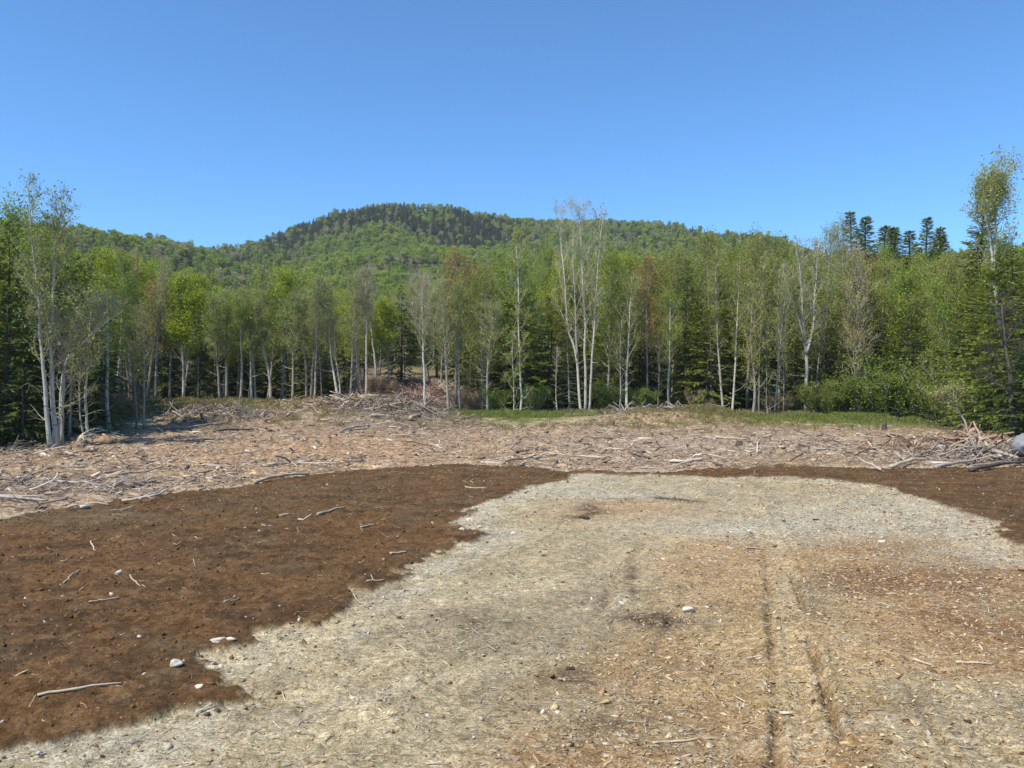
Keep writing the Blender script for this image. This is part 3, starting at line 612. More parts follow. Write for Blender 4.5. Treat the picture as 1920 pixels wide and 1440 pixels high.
for i in range(2): mk('pole', 'dead_pole_tree', 'dead tree', grow(280 + i, rad=.075, f0=.55, nl=10, spread=.9, subs=3, twigs=2, leaves=0, dead=12), 'bark', 'twig', 'leaf_grey')
for i in range(2): mk('deadfir', 'dead_fir_tree', 'dead tree', grow_conifer(300 + i, Lmax=1.6, nb=80, dead=.75), 'bark', 'twig', 'needle')
def shrub(seed, leaves, H=3.0, n=9, spread=.9, lf=.13):
    r = np.random.default_rng(seed); st = []
    for i in range(n):
        a = r.uniform(0, 6.28); rr = r.uniform(0, .35); P = wander(r, (rr * math.cos(a), rr * math.sin(a), -.1), (.35 * math.cos(a), .35 * math.sin(a), 1), H * r.uniform(.6, 1), 6, np.array([.3 * math.cos(a), .3 * math.sin(a), 0]), .05)
        st.append((P, .022, .3))
    return grow(seed + 5, stems=st, f0=.12, nl=30, spread=spread, subs=4, twigs=2, leaves=leaves, leaf=lf, trunk_n=4, dead=1, leaf_spread=.16)
for i in range(2): mk('shrub', 'leafy_shrub', 'shrub', shrub(320 + i, 5200), 'bark', 'twig', 'shrub_leaf', 3)
for i in range(2): mk('brush', 'bare_shrub', 'shrub', shrub(330 + i, 250, lf=.08), 'twig_red', 'twig_red', 'leaf_red', 3)

def W(px, Y): return (px - 960) / F * Y
def zrow(y, Y): return EYE + (HZ - y) / F * Y
# traced trees: stems given as photo points at a known distance
def traced(name, cat, label, stems, Y, tm='birch', bm='twig', fm='leaf_mid', part='trunk', ydep=.0, seed=1, **kw):
    r = np.random.default_rng(seed); x0 = W(stems[0][0][0][0], Y); z0 = g1(x0, Y); st = []
    for (pts, rad, share) in stems:
        P = []; dy0 = r.uniform(-.25, .25); dyt = r.uniform(-1, 1) * ydep
        pts = np.array(pts, float); t = np.linspace(0, 1, len(pts)); tt = np.linspace(0, 1, max(9, len(pts) * 2))
        xs = np.interp(tt, t, pts[:, 0]); ys = np.interp(tt, t, pts[:, 1])
        for k in range(len(tt)):
            dy = dy0 + dyt * tt[k]; P.append((W(xs[k], Y + dy) - x0 + r.normal(0, .018), dy, zrow(ys[k], Y + dy) - z0))
        if pts[0][1] > stems[0][0][0][1] - 25: P[0] = (P[0][0], P[0][1], g1(x0 + P[0][0], Y + P[0][1]) - z0 - .2)
        st.append((P, rad, share))
    tr, br, fo = grow(seed, stems=st, **kw)
    o = bpy.data.objects.new(name, None); COL.objects.link(o); o.location = (x0, Y, z0); tag(o, label, cat)
    for t in tr: obj('trunk', smooth(t.mesh('trunk', tm)), o)
    obj('branches', br.mesh('branches', bm), o)
    if fo.n: obj('foliage', fo.mesh('foliage', fm), o)
    return o
YB = 33.6
traced('birch_tree', 'birch tree', 'tall twin-trunked white birch at the left edge of the clearing',
       [([(95, 842), (88, 780), (84, 720), (76, 640), (72, 560), (60, 460), (52, 345)], .095, .6), ([(106, 842), (100, 760), (97, 690), (96, 640), (100, 550), (104, 450), (118, 372)], .10, .6)],
       YB, seed=11, f0=.34, nl=30, spread=2.1, subs=7, twigs=4, leaves=4800, leaf=.10, fm='leaf_grey', ydep=.7, elev=(35, 65), leaf_spread=.12)
traced('dead_birch', 'dead tree', 'thin dead grey trunk with ragged bark just right of the twin-trunked birch',
       [([(116, 835), (116, 780), (121, 720), (118, 680), (114, 640), (112, 600)], .07, 1)], 34.2, tm='bark', seed=12, f0=.5, nl=12, spread=1.1, leaves=0, dead=14)
traced('leaning_birch', 'birch tree', 'birch bent far over to the right above the left edge trees, almost bare',
       [([(110, 838), (112, 760), (116, 700), (128, 668), (160, 638), (200, 602), (232, 582)], .05, 1)], 34.8, seed=13, f0=.45, nl=14, spread=1.0, leaves=500, dead=3, fm='leaf_grey')
traced('birch_tree', 'birch tree', 'short pale birch leaning left beside the uprooted roots near the left edge',
       [([(170, 826), (162, 790), (159, 740), (163, 690), (168, 620), (172, 560)], .065, 1)], 36.5, seed=14, f0=.45, nl=20, spread=1.4, leaves=900, fm='leaf_grey')
traced('birch_tree', 'birch tree', 'very thin birch stem leaning left just left of the short pale birch',
       [([(160, 826), (153, 800), (148, 760), (150, 700), (152, 640)], .035, 1)], 36.2, seed=15, f0=.5, nl=14, spread=.9, leaves=500, fm='leaf_grey')
traced('birch_tree', 'birch tree', 'big many-stemmed white birch near the middle, tallest of the tree line',
       [([(1089, 790), (1086, 740), (1083, 680), (1077, 650), (1064, 618), (1062, 570), (1058, 520), (1052, 470), (1052, 430), (1054, 392)], .115, .5),
        ([(1097, 790), (1098, 720), (1096, 650), (1098, 600), (1092, 530), (1090, 460), (1088, 425), (1086, 396)], .12, .5),
        ([(1104, 790), (1108, 720), (1111, 660), (1115, 610), (1117, 560), (1121, 500), (1127, 440), (1132, 400)], .10, .45),
        ([(1083, 672), (1081, 640), (1079, 600), (1078, 550), (1074, 490), (1076, 430)], .08, .3)],
       64.0, seed=21, f0=.30, nl=36, spread=3.0, subs=8, twigs=5, leaves=2600, leaf=.13, fm='leaf_grey', ydep=1.5, elev=(45, 75), dead=2)
traced('birch_tree', 'birch tree', 'slim pale birch left of the big many-stemmed birch, with fresh leaves halfway up',
       [([(975, 792), (978, 740), (974, 680), (972, 600), (972, 540), (968, 470), (966, 440)], .09, .8), ([(963, 794), (964, 740), (962, 690), (960, 640)], .05, .25)],
       62.0, seed=22, f0=.25, nl=34, spread=1.5, leaves=3200, leaf=.13, ydep=.5)
traced('birch_tree', 'birch tree', 'stout white birch with forked top standing at the edge of the bright green thicket',
       [([(1512, 782), (1512, 730), (1513, 690), (1511, 655), (1506, 610), (1504, 560), (1500, 500), (1490, 450)], .16, .6), ([(1513, 662), (1519, 640), (1526, 610), (1527, 560), (1532, 500), (1535, 452)], .11, .5),
        ([(1508, 640), (1495, 590), (1480, 550), (1468, 505)], .06, .3)],
       63.5, seed=23, f0=.3, nl=26, spread=2.0, subs=8, twigs=5, leaves=1500, leaf=.12, fm='leaf_grey', ydep=1.0, elev=(40, 70))
traced('maple_tree', 'maple tree', 'slender grey maple with reddish twigs in front of the green thicket, twin thin trunks',
       [([(1609, 785), (1608, 730), (1608, 680), (1607, 620), (1609, 550), (1610, 460)], .085, .8), ([(1602, 780), (1603, 730), (1602, 690), (1600, 640)], .05, .3)],
       61.5, seed=24, tm='bark', bm='twig', fm='leaf_red', f0=.42, nl=36, spread=2.5, subs=7, twigs=4, leaves=2600, leaf=.12, ydep=.5)
traced('birch_tree', 'birch tree', 'white birch standing alone in the gap before the pink brush heap',
       [([(797, 758), (796, 720), (794, 680), (792, 640), (792, 590), (790, 540)], .10, 1)], 62.5, seed=25, f0=.5, nl=30, spread=2.6, subs=8, twigs=5, leaves=700, leaf=.11, fm='leaf_grey', elev=(40, 70))
traced('birch_tree', 'birch tree', 'straight pale birch left of the gap, brightest of the left row',
       [([(686, 748), (687, 700), (687, 650), (687, 600), (686, 560), (684, 510)], .105, 1)], 63.0, seed=26, f0=.5, nl=28, spread=1.7, subs=8, twigs=5, leaves=600, leaf=.11, fm='leaf_grey', elev=(45, 70))
traced('crooked_birch', 'birch tree', 'pale birch whose lower trunk bends sharply to the left, in the left row',
       [([(508, 755), (507, 725), (503, 690), (496, 668), (491, 640), (490, 600), (492, 550), (495, 515)], .11, 1)], 62.0, seed=27, f0=.45, nl=28, spread=1.8, leaves=2500, fm='leaf_mid')
traced('birch_tree', 'birch tree', 'grey birch leaning left with a curved base, left of the straight pale birch',
       [([(635, 750), (628, 715), (622, 680), (618, 640), (616, 590), (612, 530)], .10, .7), ([(639, 750), (635, 710), (628, 660), (626, 610)], .06, .3)], 62.5, seed=28, f0=.5, nl=26, spread=1.6, leaves=900, fm='leaf_grey')
traced('maple_tree', 'maple tree', 'pale tree with a wide forked top under a bright green crown, in the left row',
       [([(344, 752), (344, 710), (343, 672), (340, 630), (338, 580), (342, 530)], .10, .6), ([(344, 690), (350, 665), (360, 635), (370, 600), (376, 560)], .07, .4), ([(344, 680), (336, 655), (330, 620)], .05, .2)],
       62.0, seed=29, tm='birch', f0=.4, nl=26, spread=2.4, leaves=8000, leaf=.16, fm='leaf_bright', ydep=.8, leaf_spread=.22)
traced('dead_birch', 'dead tree', 'broken grey birch leaning left with its top snapped, beyond the straight pale birch',
       [([(706, 700), (702, 670), (698, 640), (695, 610), (693, 580)], .10, 1)], 72.0, seed=30, f0=.6, nl=10, spread=1.2, leaves=0)
traced('poplar_tree', 'poplar tree', 'tall poplar with bare pale trunk and small crown above the right edge wood',
       [([(1905, 800), (1890, 700), (1872, 600), (1865, 540), (1858, 460), (1848, 400), (1840, 362)], .11, .7), ([(1864, 530), (1866, 470), (1868, 400), (1866, 350)], .06, .5)],
       40.0, seed=31, f0=.48, nl=30, spread=2.3, subs=6, twigs=3, leaves=5600, leaf=.11, fm='leaf_grey', ydep=.6, elev=(40, 70), dead=4)
traced('dead_pine', 'dead tree', 'dark trunk with long bare branches near the boulder at the right edge',
       [([(1900, 830), (1898, 760), (1893, 700), (1886, 640), (1878, 570)], .13, 1)], 34.0, seed=32, tm='bark_dark', bm='bark_dark', f0=.3, nl=16, spread=1.7, leaves=0, elev=(-5, 40), profile='cone')
traced('lumpy_birch', 'birch tree', 'old birch with a lumpy swollen base and several thin stems, right of the middle',
       [([(1414, 796), (1413, 770), (1416, 730), (1412, 690), (1408, 640), (1410, 570), (1408, 500)], .13, .5), ([(1423, 790), (1423, 740), (1424, 690), (1426, 620), (1430, 540), (1434, 470)], .07, .4), ([(1440, 790), (1436, 740), (1438, 680), (1440, 600)], .05, .3)],
       60.5, seed=33, tm='bark', f0=.35, nl=30, spread=2.0, leaves=4200, leaf=.13, fm='leaf_olive', ydep=.6)
traced('birch_tree', 'birch tree', 'pair of pale birch trunks close together right of the fallen branch',
       [([(1356, 780), (1353, 740), (1350, 700), (1346, 650), (1344, 590), (1342, 520), (1345, 460)], .10, .6), ([(1373, 780), (1375, 740), (1378, 700), (1380, 640), (1384, 560), (1388, 480)], .095, .6)],
       63.5, seed=34, f0=.45, nl=26, spread=1.9, leaves=4200, leaf=.13, fm='leaf_olive', ydep=.6)
traced('birch_tree', 'birch tree', 'stout white birch trunk with olive crown right of the big many-stemmed birch',
       [([(1175, 772), (1174, 730), (1176, 690), (1178, 640), (1182, 580), (1184, 520)], .13, .8), ([(1162, 770), (1164, 720), (1163, 670), (1166, 600)], .07, .3)],
       64.5, seed=35, f0=.35, nl=30, spread=2.6, leaves=3600, leaf=.13, fm='leaf_olive', ydep=.5)
traced('leaning_sapling', 'sapling', 'pale yellow-leaved sapling leaning left out of the slash beside the right thicket',
       [([(1816, 806), (1806, 786), (1794, 766), (1782, 752), (1768, 742)], .035, 1)], 33.5, seed=36, tm='birch', f0=.5, nl=9, spread=.35, subs=3, twigs=1, leaves=900, leaf=.09, fm='pale_leaf', leaf_spread=.1, dead=0, jit=.1, elev=(-20, 60))

# front row, copies of the kinds: (kind, px, distance or None, base row, top row, label)
FR = [
 ('birch', 205, 44.5, 500, 'thin pale birch on the left slope between the short pale birch and the olive grass'),
 ('bare', 270, 45, 560, 'bare grey tree standing forward of the left row, in the olive grass'),
 ('bare', 256, 45.5, 600, 'spindly bare tree just left of the forward bare tree on the olive grass'),
 ('birch', 222, 60, 470, 'straight pale birch behind the left slope, left end of the straight row'),
 ('bare', 250, 61, 480, 'bare grey tree with branches from low down, at the left end of the row'),
 ('bare', 292, 61.5, 470, 'bare grey tree left of the slender trunk behind the olive grass'),
 ('grey', 318, 62.5, 500, 'slender grey tree between the bare grey tree and the wide forked tree'),
 ('pole', 372, 63, 600, 'thin dark pole trunk right of the wide forked tree'),
 ('grey', 413, 61.5, 545, 'first grey trunk of the close pair left of the crooked birch'),
 ('grey', 424, 62.5, 535, 'second grey trunk of the close pair left of the crooked birch'),
 ('birch', 450, 62, 545, 'pale birch with budding crown between the close grey pair and the three-stem clump'),
 ('grey', 466, 62.4, 560, 'left stem of the yellowish three-stem clump in the left row'),
 ('bare', 472, 62.0, 540, 'middle stem of the yellowish three-stem clump in the left row'),
 ('grey', 480, 62.6, 550, 'right stem of the yellowish three-stem clump in the left row'),
 ('bright', 528, 64, 500, 'leafy bright green tree rising behind the crooked birch'),
 ('grey', 548, 62, 540, 'pale grey tree with slight bend, right of the bright green tree'),
 ('bare', 574, 63.5, 530, 'bare tree with purple-grey twigs right of the bent grey tree'),
 ('bare', 583, 62.6, 540, 'left of two touching bare trunks in the middle of the left row'),
 ('bare', 590, 62.2, 510, 'right of two touching bare trunks in the middle of the left row'),
 ('pole', 603, 63, 590, 'thin straight pole beside the two touching bare trunks'),
 ('bare', 657, 63, 520, 'bare grey tree just left of the straight pale birch'),
 ('bare', 672, 65, 500, 'tall bare tree behind the straight pale birch'),
 ('bare', 730, 74, 545, 'bare grey tree standing beyond the brown brush left of the gap'),
 ('bare', 758, 84, 540, 'bare tree at the back of the gap beside the pale track'),
 ('grey', 808, 80, 520, 'thin pale tree beyond the lone birch in the gap'),
 ('grey', 826, 76, 515, 'grey tree at the right side of the gap'),
 ('bare', 841, 62, 530, 'bare trunk standing right of the lone birch in the gap'),
 ('red', 855, 66, 470, 'reddish budding maple at the right side of the gap'),
 ('grey', 864, 63, 520, 'thin trunk right of the reddish maple, before the dark brush'),
 ('olive', 905, 66, 490, 'olive budding tree behind the bright grass, left of the slim pale birch'),
 ('bare', 915, 63.5, 560, 'bare stem left of the slim pale birch with fresh leaves'),
 ('hemlock', 985, 66, 520, 'feathery green hemlock behind the slim pale birch'),
 ('hemlock', 1030, 67, 560, 'low broad hemlock between the slim birch and the big birch'),
 ('pole', 1045, 62, 640, 'short thin dead pole left of the big many-stemmed birch'),
 ('deadfir', 1068, 65, 600, 'dead fir with bare whorled twigs directly left of the big many-stemmed birch'),
 ('mid', 1140, 67, 470, 'leafy green tree directly right of the big many-stemmed birch'),
 ('red', 1215, 68, 470, 'reddish budding maple between the white birch and the tall hemlocks'),
 ('pole', 1232, 66, 620, 'thin pole trunk in the dark wood right of the white birch'),
 ('birch', 1255, 67, 540, 'thin birch at the dark opening right of the middle'),
 ('hemlock', 1285, 69, 470, 'tall hemlock with spreading boughs right of the dark opening'),
 ('hemlock', 1325, 67, 560, 'drooping hemlock just left of the pair of pale birch trunks'),
 ('olive', 1335, 70, 425, 'tall olive tree behind the pair of pale birch trunks'),
 ('olive', 1400, 69, 430, 'tall olive tree behind the lumpy birch'),
 ('bare', 1452, 62.5, 500, 'bare grey stem right of the lumpy birch'),
 ('pole', 1470, 64, 600, 'thin pole trunk between the lumpy birch and the stout forked birch'),
 ('olive', 1462, 70, 435, 'olive tree behind the thin pole left of the stout forked birch'),
 ('bare', 1530, 65, 560, 'dark bare stem touching the stout forked birch on its right'),
 ('grey', 1560, 66, 470, 'grey budding tree between the stout forked birch and the slender maple'),
 ('bare', 1580, 80, 400, 'tall bare tree whose grey twigs stand against the sky left of the spruces'),
 ('bare', 1548, 82, 415, 'bare tree with pinkish grey twigs against the sky, left of the tallest bare one'),
 ('bare', 1732, 66, 540, 'dead grey tree with two thin stems over the green thicket'),
 ('bare', 1742, 68, 560, 'grey bare stem just right of the dead two-stemmed tree'),
 ('hemlock', 1690, 66, 560, 'feathery hemlock behind the green thicket'),
 ('olive', 1660, 68, 480, 'olive green tree right of the slender maple'),
 ('mid', 1780, 56, 520, 'green leafy tree at the right end of the thicket'),
 ('hemlock', 1830, 50, 520, 'broad hemlock left of the tall poplar, boughs to the ground'),
 ('skyspruce', 1822, 60, 345, 'tall dark spruce left of the poplar crown, against the sky'),
 ('hemlock', 1912, 38, 440, 'dark hemlock cut by the right edge of the picture'),
 ('spruce', 1875, 46, 560, 'dark spruce behind the bare dark trunk at the right'),
 ('hemlock', 1965, 36, 400, 'big hemlock mostly outside the right edge'),
 ('hemlock', 1855, 43, 500, 'dense green hemlock between the poplar and the right thicket'),
 ('hemlock', 1888, 38.5, 470, 'dense dark hemlock right behind the bare dark trunk at the right'),
 ('hemlock', 1935, 34.5, 480, 'dark hemlock over the boulder at the right edge'),
 ('lowfir', 1865, 36, 660, 'low bushy fir left of the bare dark trunk at the right'),
 ('lowfir', 1925, 33, 640, 'low bushy fir behind the boulder'),
 ('spruce', 18, 37, 420, 'tall dark spruce at the far left edge'),
 ('hemlock', -20, 36, 430, 'dark hemlock cut by the left edge of the picture'),
 ('hemlock', 45, 39, 560, 'low dark hemlock behind the twin-trunked birch'),
 ('spruce', 75, 42, 520, 'dark spruce right behind the twin-trunked birch'),
 ('mid', 15, 41, 380, 'green leafy tree above the dark spruce at the far left'),
 ('deadfir', 130, 38, 620, 'dead fir with tangled twigs between the birches at the left'),
 ('hemlock', 150, 44, 600, 'shaded hemlock behind the short pale birch'),
 ('bright', 190, 52, 480, 'yellow-green leafy tree right of the left edge birches'),
 ('red', 235, 70, 470, 'reddish budding maple above the left end of the row'),
 ('spruce', 565, 70, 530, 'dark spruce showing between the bare crowns of the left row'),
 ('spruce', 752, 78, 535, 'dark narrow spruce left of the gap'),
 ('spruce', 887, 82, 490, 'narrow dark spruce tip above the budding trees right of the gap'),
 ('bright', 1240, 80, 490, 'bright green tree between the reddish maple and the tall hemlock'),
 ('bright', 345, 70, 505, 'bright green tree behind the wide forked tree'),
]
def lean_pick(): return (rng.normal(0, .018), rng.normal(0, .02))
ctr = {}
seenlab = {}
for (k, px, Y, top, lab) in FR:
    wk = 1.9 if k == 'skyspruce' else 1.0
    x = W(px, Y); z = g1(x, Y); v = K[k][ctr.get(k, 0) % len(K[k])]; ctr[k] = ctr.get(k, 0) + 1
    place(v, x, Y, zrow(top, Y) - z, lab, None, lean=lean_pick(), wid=wk * rng.uniform(.85, 1.15) * np.clip(12 / max(zrow(top, Y) - z, 4), .8, 1.3), z=z)
# spruces on the right skyline
for q, (px, Y, top, lab) in enumerate([(1597, 112, 400, 'tallest dark spruce of the skyline group, left one of the pair'), (1618, 112, 408, 'dark spruce against the sky, right one of the pair'),
        (1650, 118, 425, 'small spruce tip just right of the spruce pair'), (1668, 116, 430, 'narrow spruce tip left of the gap in the skyline spruces'), (1688, 114, 426, 'spruce with a broad tip in the middle of the skyline spruces'),
        (1708, 118, 436, 'shortest of the skyline spruces'), (1734, 110, 408, 'tall dark spruce standing apart left of the poplar'), (1758, 116, 430, 'spruce just right of the tall spruce standing apart'),
        (1775, 120, 440, 'last skyline spruce before the poplar crown')]):
    x = W(px, Y); z = g1(x, Y); place(K['skyspruce'][q % 2], x, Y, zrow(top, Y) - z, lab, 'spruces on the right skyline', wid=1.9 + .3 * (q % 3), z=z)

# second rank, random
FRONT = [(-700, 28), (0, 33), (100, 38), (200, 48), (290, 64), (850, 67), (1100, 69), (1500, 67), (1650, 63), (1800, 54), (1900, 42), (2600, 30)]
TOP = [(-700, 400), (0, 410), (130, 450), (250, 475), (350, 530), (450, 560), (600, 545), (700, 535), (800, 540), (850, 500), (950, 465), (1050, 455), (1150, 475), (1250, 455),
       (1350, 438), (1450, 445), (1550, 470), (1650, 465), (1750, 480), (1800, 440), (1920, 410), (2600, 400)]
def front(px): return np.interp(px, [a for a, b in FRONT], [b for a, b in FRONT])
def topr(px): return np.interp(px, [a for a, b in TOP], [b for a, b in TOP])
def zone(px): return 'left edge wood' if px < 170 else 'wood behind the left row' if px < 690 else 'trees beyond the gap' if px < 860 else 'wood around the big birch' if px < 1180 else 'wood right of the middle' if px < 1500 else 'wood behind the green thicket' if px < 1800 else 'right edge wood'
WORD = {'spruce': 'dark spruce', 'hemlock': 'feathery hemlock', 'bright': 'bright green leafy tree', 'mid': 'mid green leafy tree', 'olive': 'olive budding tree', 'red': 'reddish budding maple', 'bare': 'bare grey tree', 'grey': 'thinly leafed grey tree', 'birch': 'pale birch'}
placed = [(W(p, Y), Y) for (k, p, Y, t, l) in FR]
def ok(x, y, d):
    for (a, b) in placed:
        if (a - x) ** 2 + (b - y) ** 2 < d * d: return False
    return True
n2 = 0
for tries in range(6000):
    if n2 >= 205: break
    px = rng.uniform(-130, 2050); d = rng.uniform(0, 1) ** 1.2 * 26; Y = front(px) + d + 1
    if 700 < px < 850 and Y < 92: continue
    x = W(px, Y)
    if not ok(x, Y, 1.5): continue
    con = rng.random()
    if px < 170: w = dict(spruce=4, hemlock=5, mid=2, grey=1)
    elif px < 330: w = dict(spruce=3, hemlock=2, bright=4, mid=1, red=1.5, bare=2)
    elif px < 860: w = dict(spruce=5, hemlock=2.5, bright=2.5, grey=3, bare=3, olive=1)
    elif px < 1180: w = dict(hemlock=4, spruce=2, mid=3, olive=3, bright=1, red=.6)
    elif px < 1480: w = dict(hemlock=5, spruce=2, olive=4, mid=2, red=1)
    elif px < 1660: w = dict(hemlock=3, spruce=1, olive=3, grey=2, red=2, bare=1)
    elif px < 1800: w = dict(hemlock=4, mid=3, olive=3, bright=1)
    else: w = dict(hemlock=6, spruce=4, mid=2)
    ks = list(w); p = np.array([w[q] for q in ks]); k = ks[rng.choice(len(ks), p=p / p.sum())]
    top = topr(px) + abs(rng.normal(0, 28)) + (45 if k in ('spruce', 'hemlock') and px > 170 else 0) - d * .3
    z = g1(x, Y); h = zrow(top, Y) - z
    if h < 3: continue
    v = K[k][rng.integers(len(K[k]))]
    place(v, x, Y, h, '%s in the %s' % (WORD[k], zone(px)), '%s trees in the %s' % (k if k != 'mid' else 'green', zone(px)), lean=lean_pick(), wid=rng.uniform(.95, 1.4) * np.clip(12 / h, .8, 1.35), z=z)
    placed.append((x, Y)); n2 += 1
nu = 0
for tries in range(3000):
    if nu >= 95: break
    px = rng.uniform(-60, 1960); Y = front(px) + rng.uniform(-1.5, 12)
    if 670 < px < 850: continue
    x = W(px, Y)
    if not ok(x, Y, .9): continue
    place(K['lowfir'][nu % 2], x, Y, rng.uniform(3.0, 7.0), 'low dark young fir, %s' % zone(px), 'young firs in the %s' % zone(px), wid=rng.uniform(.9, 1.35)); placed.append((x, Y)); nu += 1
# shrubs
SH = [(1530, 62.5, 2.6), (1556, 61.5, 2.0), (1580, 62.5, 3.0), (1632, 60.5, 3.4), (1655, 59, 3.0), (1675, 60, 4.0), (1700, 58, 3.2), (1722, 57, 4.2), (1742, 55, 2.8), (1765, 53, 3.6), (1788, 50, 3.0), (1810, 46, 3.0),
      (1640, 63, 5), (1700, 63, 5.5), (1760, 59, 5.2), (1800, 53, 4.5), (1140, 66, 2.6), (1205, 65, 2.2), (930, 64, 2.0), (1000, 64.5, 2.5), (1850, 42, 2.6)]
for i, (px, Y, h) in enumerate(SH):
    x = W(px, Y)
    if px > 1500: lab, g = 'bright green leafy shrub in the thicket at the right', 'shrubs of the green thicket at the right'
    else: lab, g = 'small green shrub near the big birch', 'small shrubs near the big birch'
    place(K['shrub'][i % 2], x, Y, h, lab, g, wid=1.15)
for i in range(11):
    px = rng.choice([rng.uniform(690, 735), rng.uniform(850, 900)]); Y = rng.uniform(65, 72); place(K['brush'][i % 2], W(px, Y), Y, rng.uniform(1.2, 2.4), 'brown leafless shrub among the brush in the gap', 'leafless shrubs in the gap', wid=1.1)
for i in range(12):
    px = rng.choice([rng.uniform(180, 300), rng.uniform(1180, 1500), rng.uniform(1820, 1900)]); Y = front(px) - rng.uniform(1, 3)
    place(K['brush'][i % 2], W(px, Y), Y, rng.uniform(1.2, 2.4), 'leafless twiggy shrub at the foot of the tree line', 'leafless shrubs at the foot of the tree line')

# far wood, instanced
def far_broad(seed, mat, H=11, R=3.6, n=620, sz=.62):
    r = np.random.default_rng(seed); mb = MB(); mb.m = 0; P = np.array([[0, 0, -2], [0, 0, H * .6]]); mb.tube(P, np.array([.16, .08]), 4, False)
    cl = []
    for i in range(13):
        a = r.uniform(0, 6.28); q = r.uniform(0, 1) ** .5; zz = H * r.uniform(.42, .92); k = math.sin(math.pi * np.clip((zz / H - .3) / .72, .05, .95)) ** .6
        cl.append((R * .62 * q * k * math.cos(a), R * .62 * q * k * math.sin(a), zz, r.uniform(.9, 1.6)))
    cl = np.array(cl); pick = r.integers(0, len(cl), n); v = unit(r.normal(0, 1, (n, 3))); C = cl[pick, :3] + v * cl[pick, 3:4] * r.uniform(.5, 1.05, (n, 1)) * np.array([1, 1, .8])
    mb.m = 1; add_leaves(mb, r, C, sz, asp=.8); return mb.mesh('far_tree', ['bark', mat])
def far_con(seed, mat='hill_dark', H=9.5, R=3.1, n=420):
    r = np.random.default_rng(seed); mb = MB(); P = np.array([[0, 0, -2], [0, 0, H]]); mb.tube(P, np.array([.16, .03]), 4, False)
    f = r.uniform(.08, 1, n) ** .9; rad = R * (1 - f) ** .85 * r.uniform(.35, 1.05, n) + .05; a = r.uniform(0, 6.28, n)
    C = np.stack([rad * np.cos(a), rad * np.sin(a), f * H - rad * .25], 1); u = np.stack([np.cos(a), np.sin(a), np.full(n, -.35)], 1); w = np.cross(unit(u), np.array([0, 0, 1.])); s = (.35 + .6 * (1 - f))[:, None]
    mb.m = 1; mb.diamonds(C, unit(u) * s * .9, unit(w) * s * .55); return mb.mesh('far_conifer', ['bark_dark', mat])
NP = 42000
ty = np.sqrt(rng.uniform(0, 1, NP)) * 900; tt = rng.uniform(-1.0, .95, NP); tx = tt * ty; tpx = 960 + F * tt
keep = (ty > front(tpx) + 27) & ~((np.abs(tx + .13 * ty) < 5) & (ty < 118)); tx, ty, tt, tpx = tx[keep], ty[keep], tt[keep], tpx[keep]
R_ = np.interp(tt, RDIST[:, 0], RDIST[:, 1]); keep = ty < R_ * 1.08 + 20; tx, ty, tt, tpx, R_ = tx[keep], ty[keep], tt[keep], tpx[keep], R_[keep]
tz = gz(tx, ty)
row = HZ + F * (EYE - tz - 8) / ty
ridge = np.interp(tpx, RIDGE[:, 0], RIDGE[:, 1]); fromtop = row - ridge
pn = fbm(tx / 60, ty / 60, 3, 151); pn2 = fbm(tx / 35, ty / 35, 3, 161)
pcon = .10 + .72 * ss(75, 38, fromtop + pn * 60) * (1 - ss(880, 960, tpx + pn * 120)) * ss(380, 520, tpx) + .55 * ss(60, 20, fromtop + pn2 * 50) * ss(1080, 1200, tpx)
pcon = np.where((tpx > 760) & (tpx < 980) & (ty > 300), np.maximum(pcon, .75 * ss(.02, .16, pn2 + .1) * ss(120, 60, fromtop)), pcon)
pcon = np.where(ty < 160, .35, pcon); pcon = np.clip(pcon + .5 * ss(.1, .25, pn2) * (ty > 200) * .4, 0, .95)
u = rng.random(len(tx)); isc = u < pcon
u2 = rng.random(len(tx)) + pn2 * .9
spc = np.where(u2 < .45, 0, np.where(u2 < .86, 1, 2))
spc = np.where((fromtop < 60) & (u2 > .3), np.where(u2 > .75, 2, 1), spc)
def rotz(n): return np.stack([rng.normal(0, .04, n), rng.normal(0, .04, n), rng.uniform(0, 6.28, n)], 1)
far = ty > 170
def do(mask, name, protos, lab, cat, hs=1.0, sd=.18):
    n = int(mask.sum())
    if n: scatter(name, np.stack([tx[mask], ty[mask], tz[mask] - .3], 1), rotz(n), hs * np.clip(rng.normal(1, sd, n), .6, 1.5), protos, rng.integers(0, len(protos), n), lab, cat)
do(isc & far, 'hillside_conifers', [far_con(400 + i) for i in range(4)], 'dark spruces and firs covering the upper hill', 'conifer forest', .62, .25)
do(~isc & far & (spc == 0), 'hillside_bright_trees', [far_broad(410 + i, 'hill_bright') for i in range(4)], 'bright spring green broadleaf forest on the lower hillside', 'forest', .74)
do(~isc & far & (spc == 1), 'hillside_green_trees', [far_broad(420 + i, 'hill_mid') for i in range(4)], 'mid green broadleaf forest spread over the hillside', 'forest', .74)
do(~isc & far & (spc == 2), 'hillside_grey_trees', [far_broad(430 + i, 'hill_grey', n=260) for i in range(3)], 'grey-pink barely leafed trees scattered over the hillside', 'forest', .70)
cap = np.clip((topr(tpx) + 14 - HZ) / F * -ty + EYE - tz, 3, 16)          # keep the wood behind under the front crowns
def do2(mask, name, kinds, lab, cat):
    n = int(mask.sum()); H = np.minimum(cap[mask], rng.normal(12, 1.5, n)) / 12
    protos = [v.join() for k in kinds for v in K[k]]
    scatter(name, np.stack([tx[mask], ty[mask], tz[mask]], 1), rotz(n), np.stack([np.maximum(H, .7), np.maximum(H, .7), H], 1), protos, rng.integers(0, len(protos), n), lab, cat)
do2(isc & ~far, 'conifer_wood_beyond', ['spruce', 'hemlock'], 'conifers deep in the wood beyond the tree line', 'conifer forest')
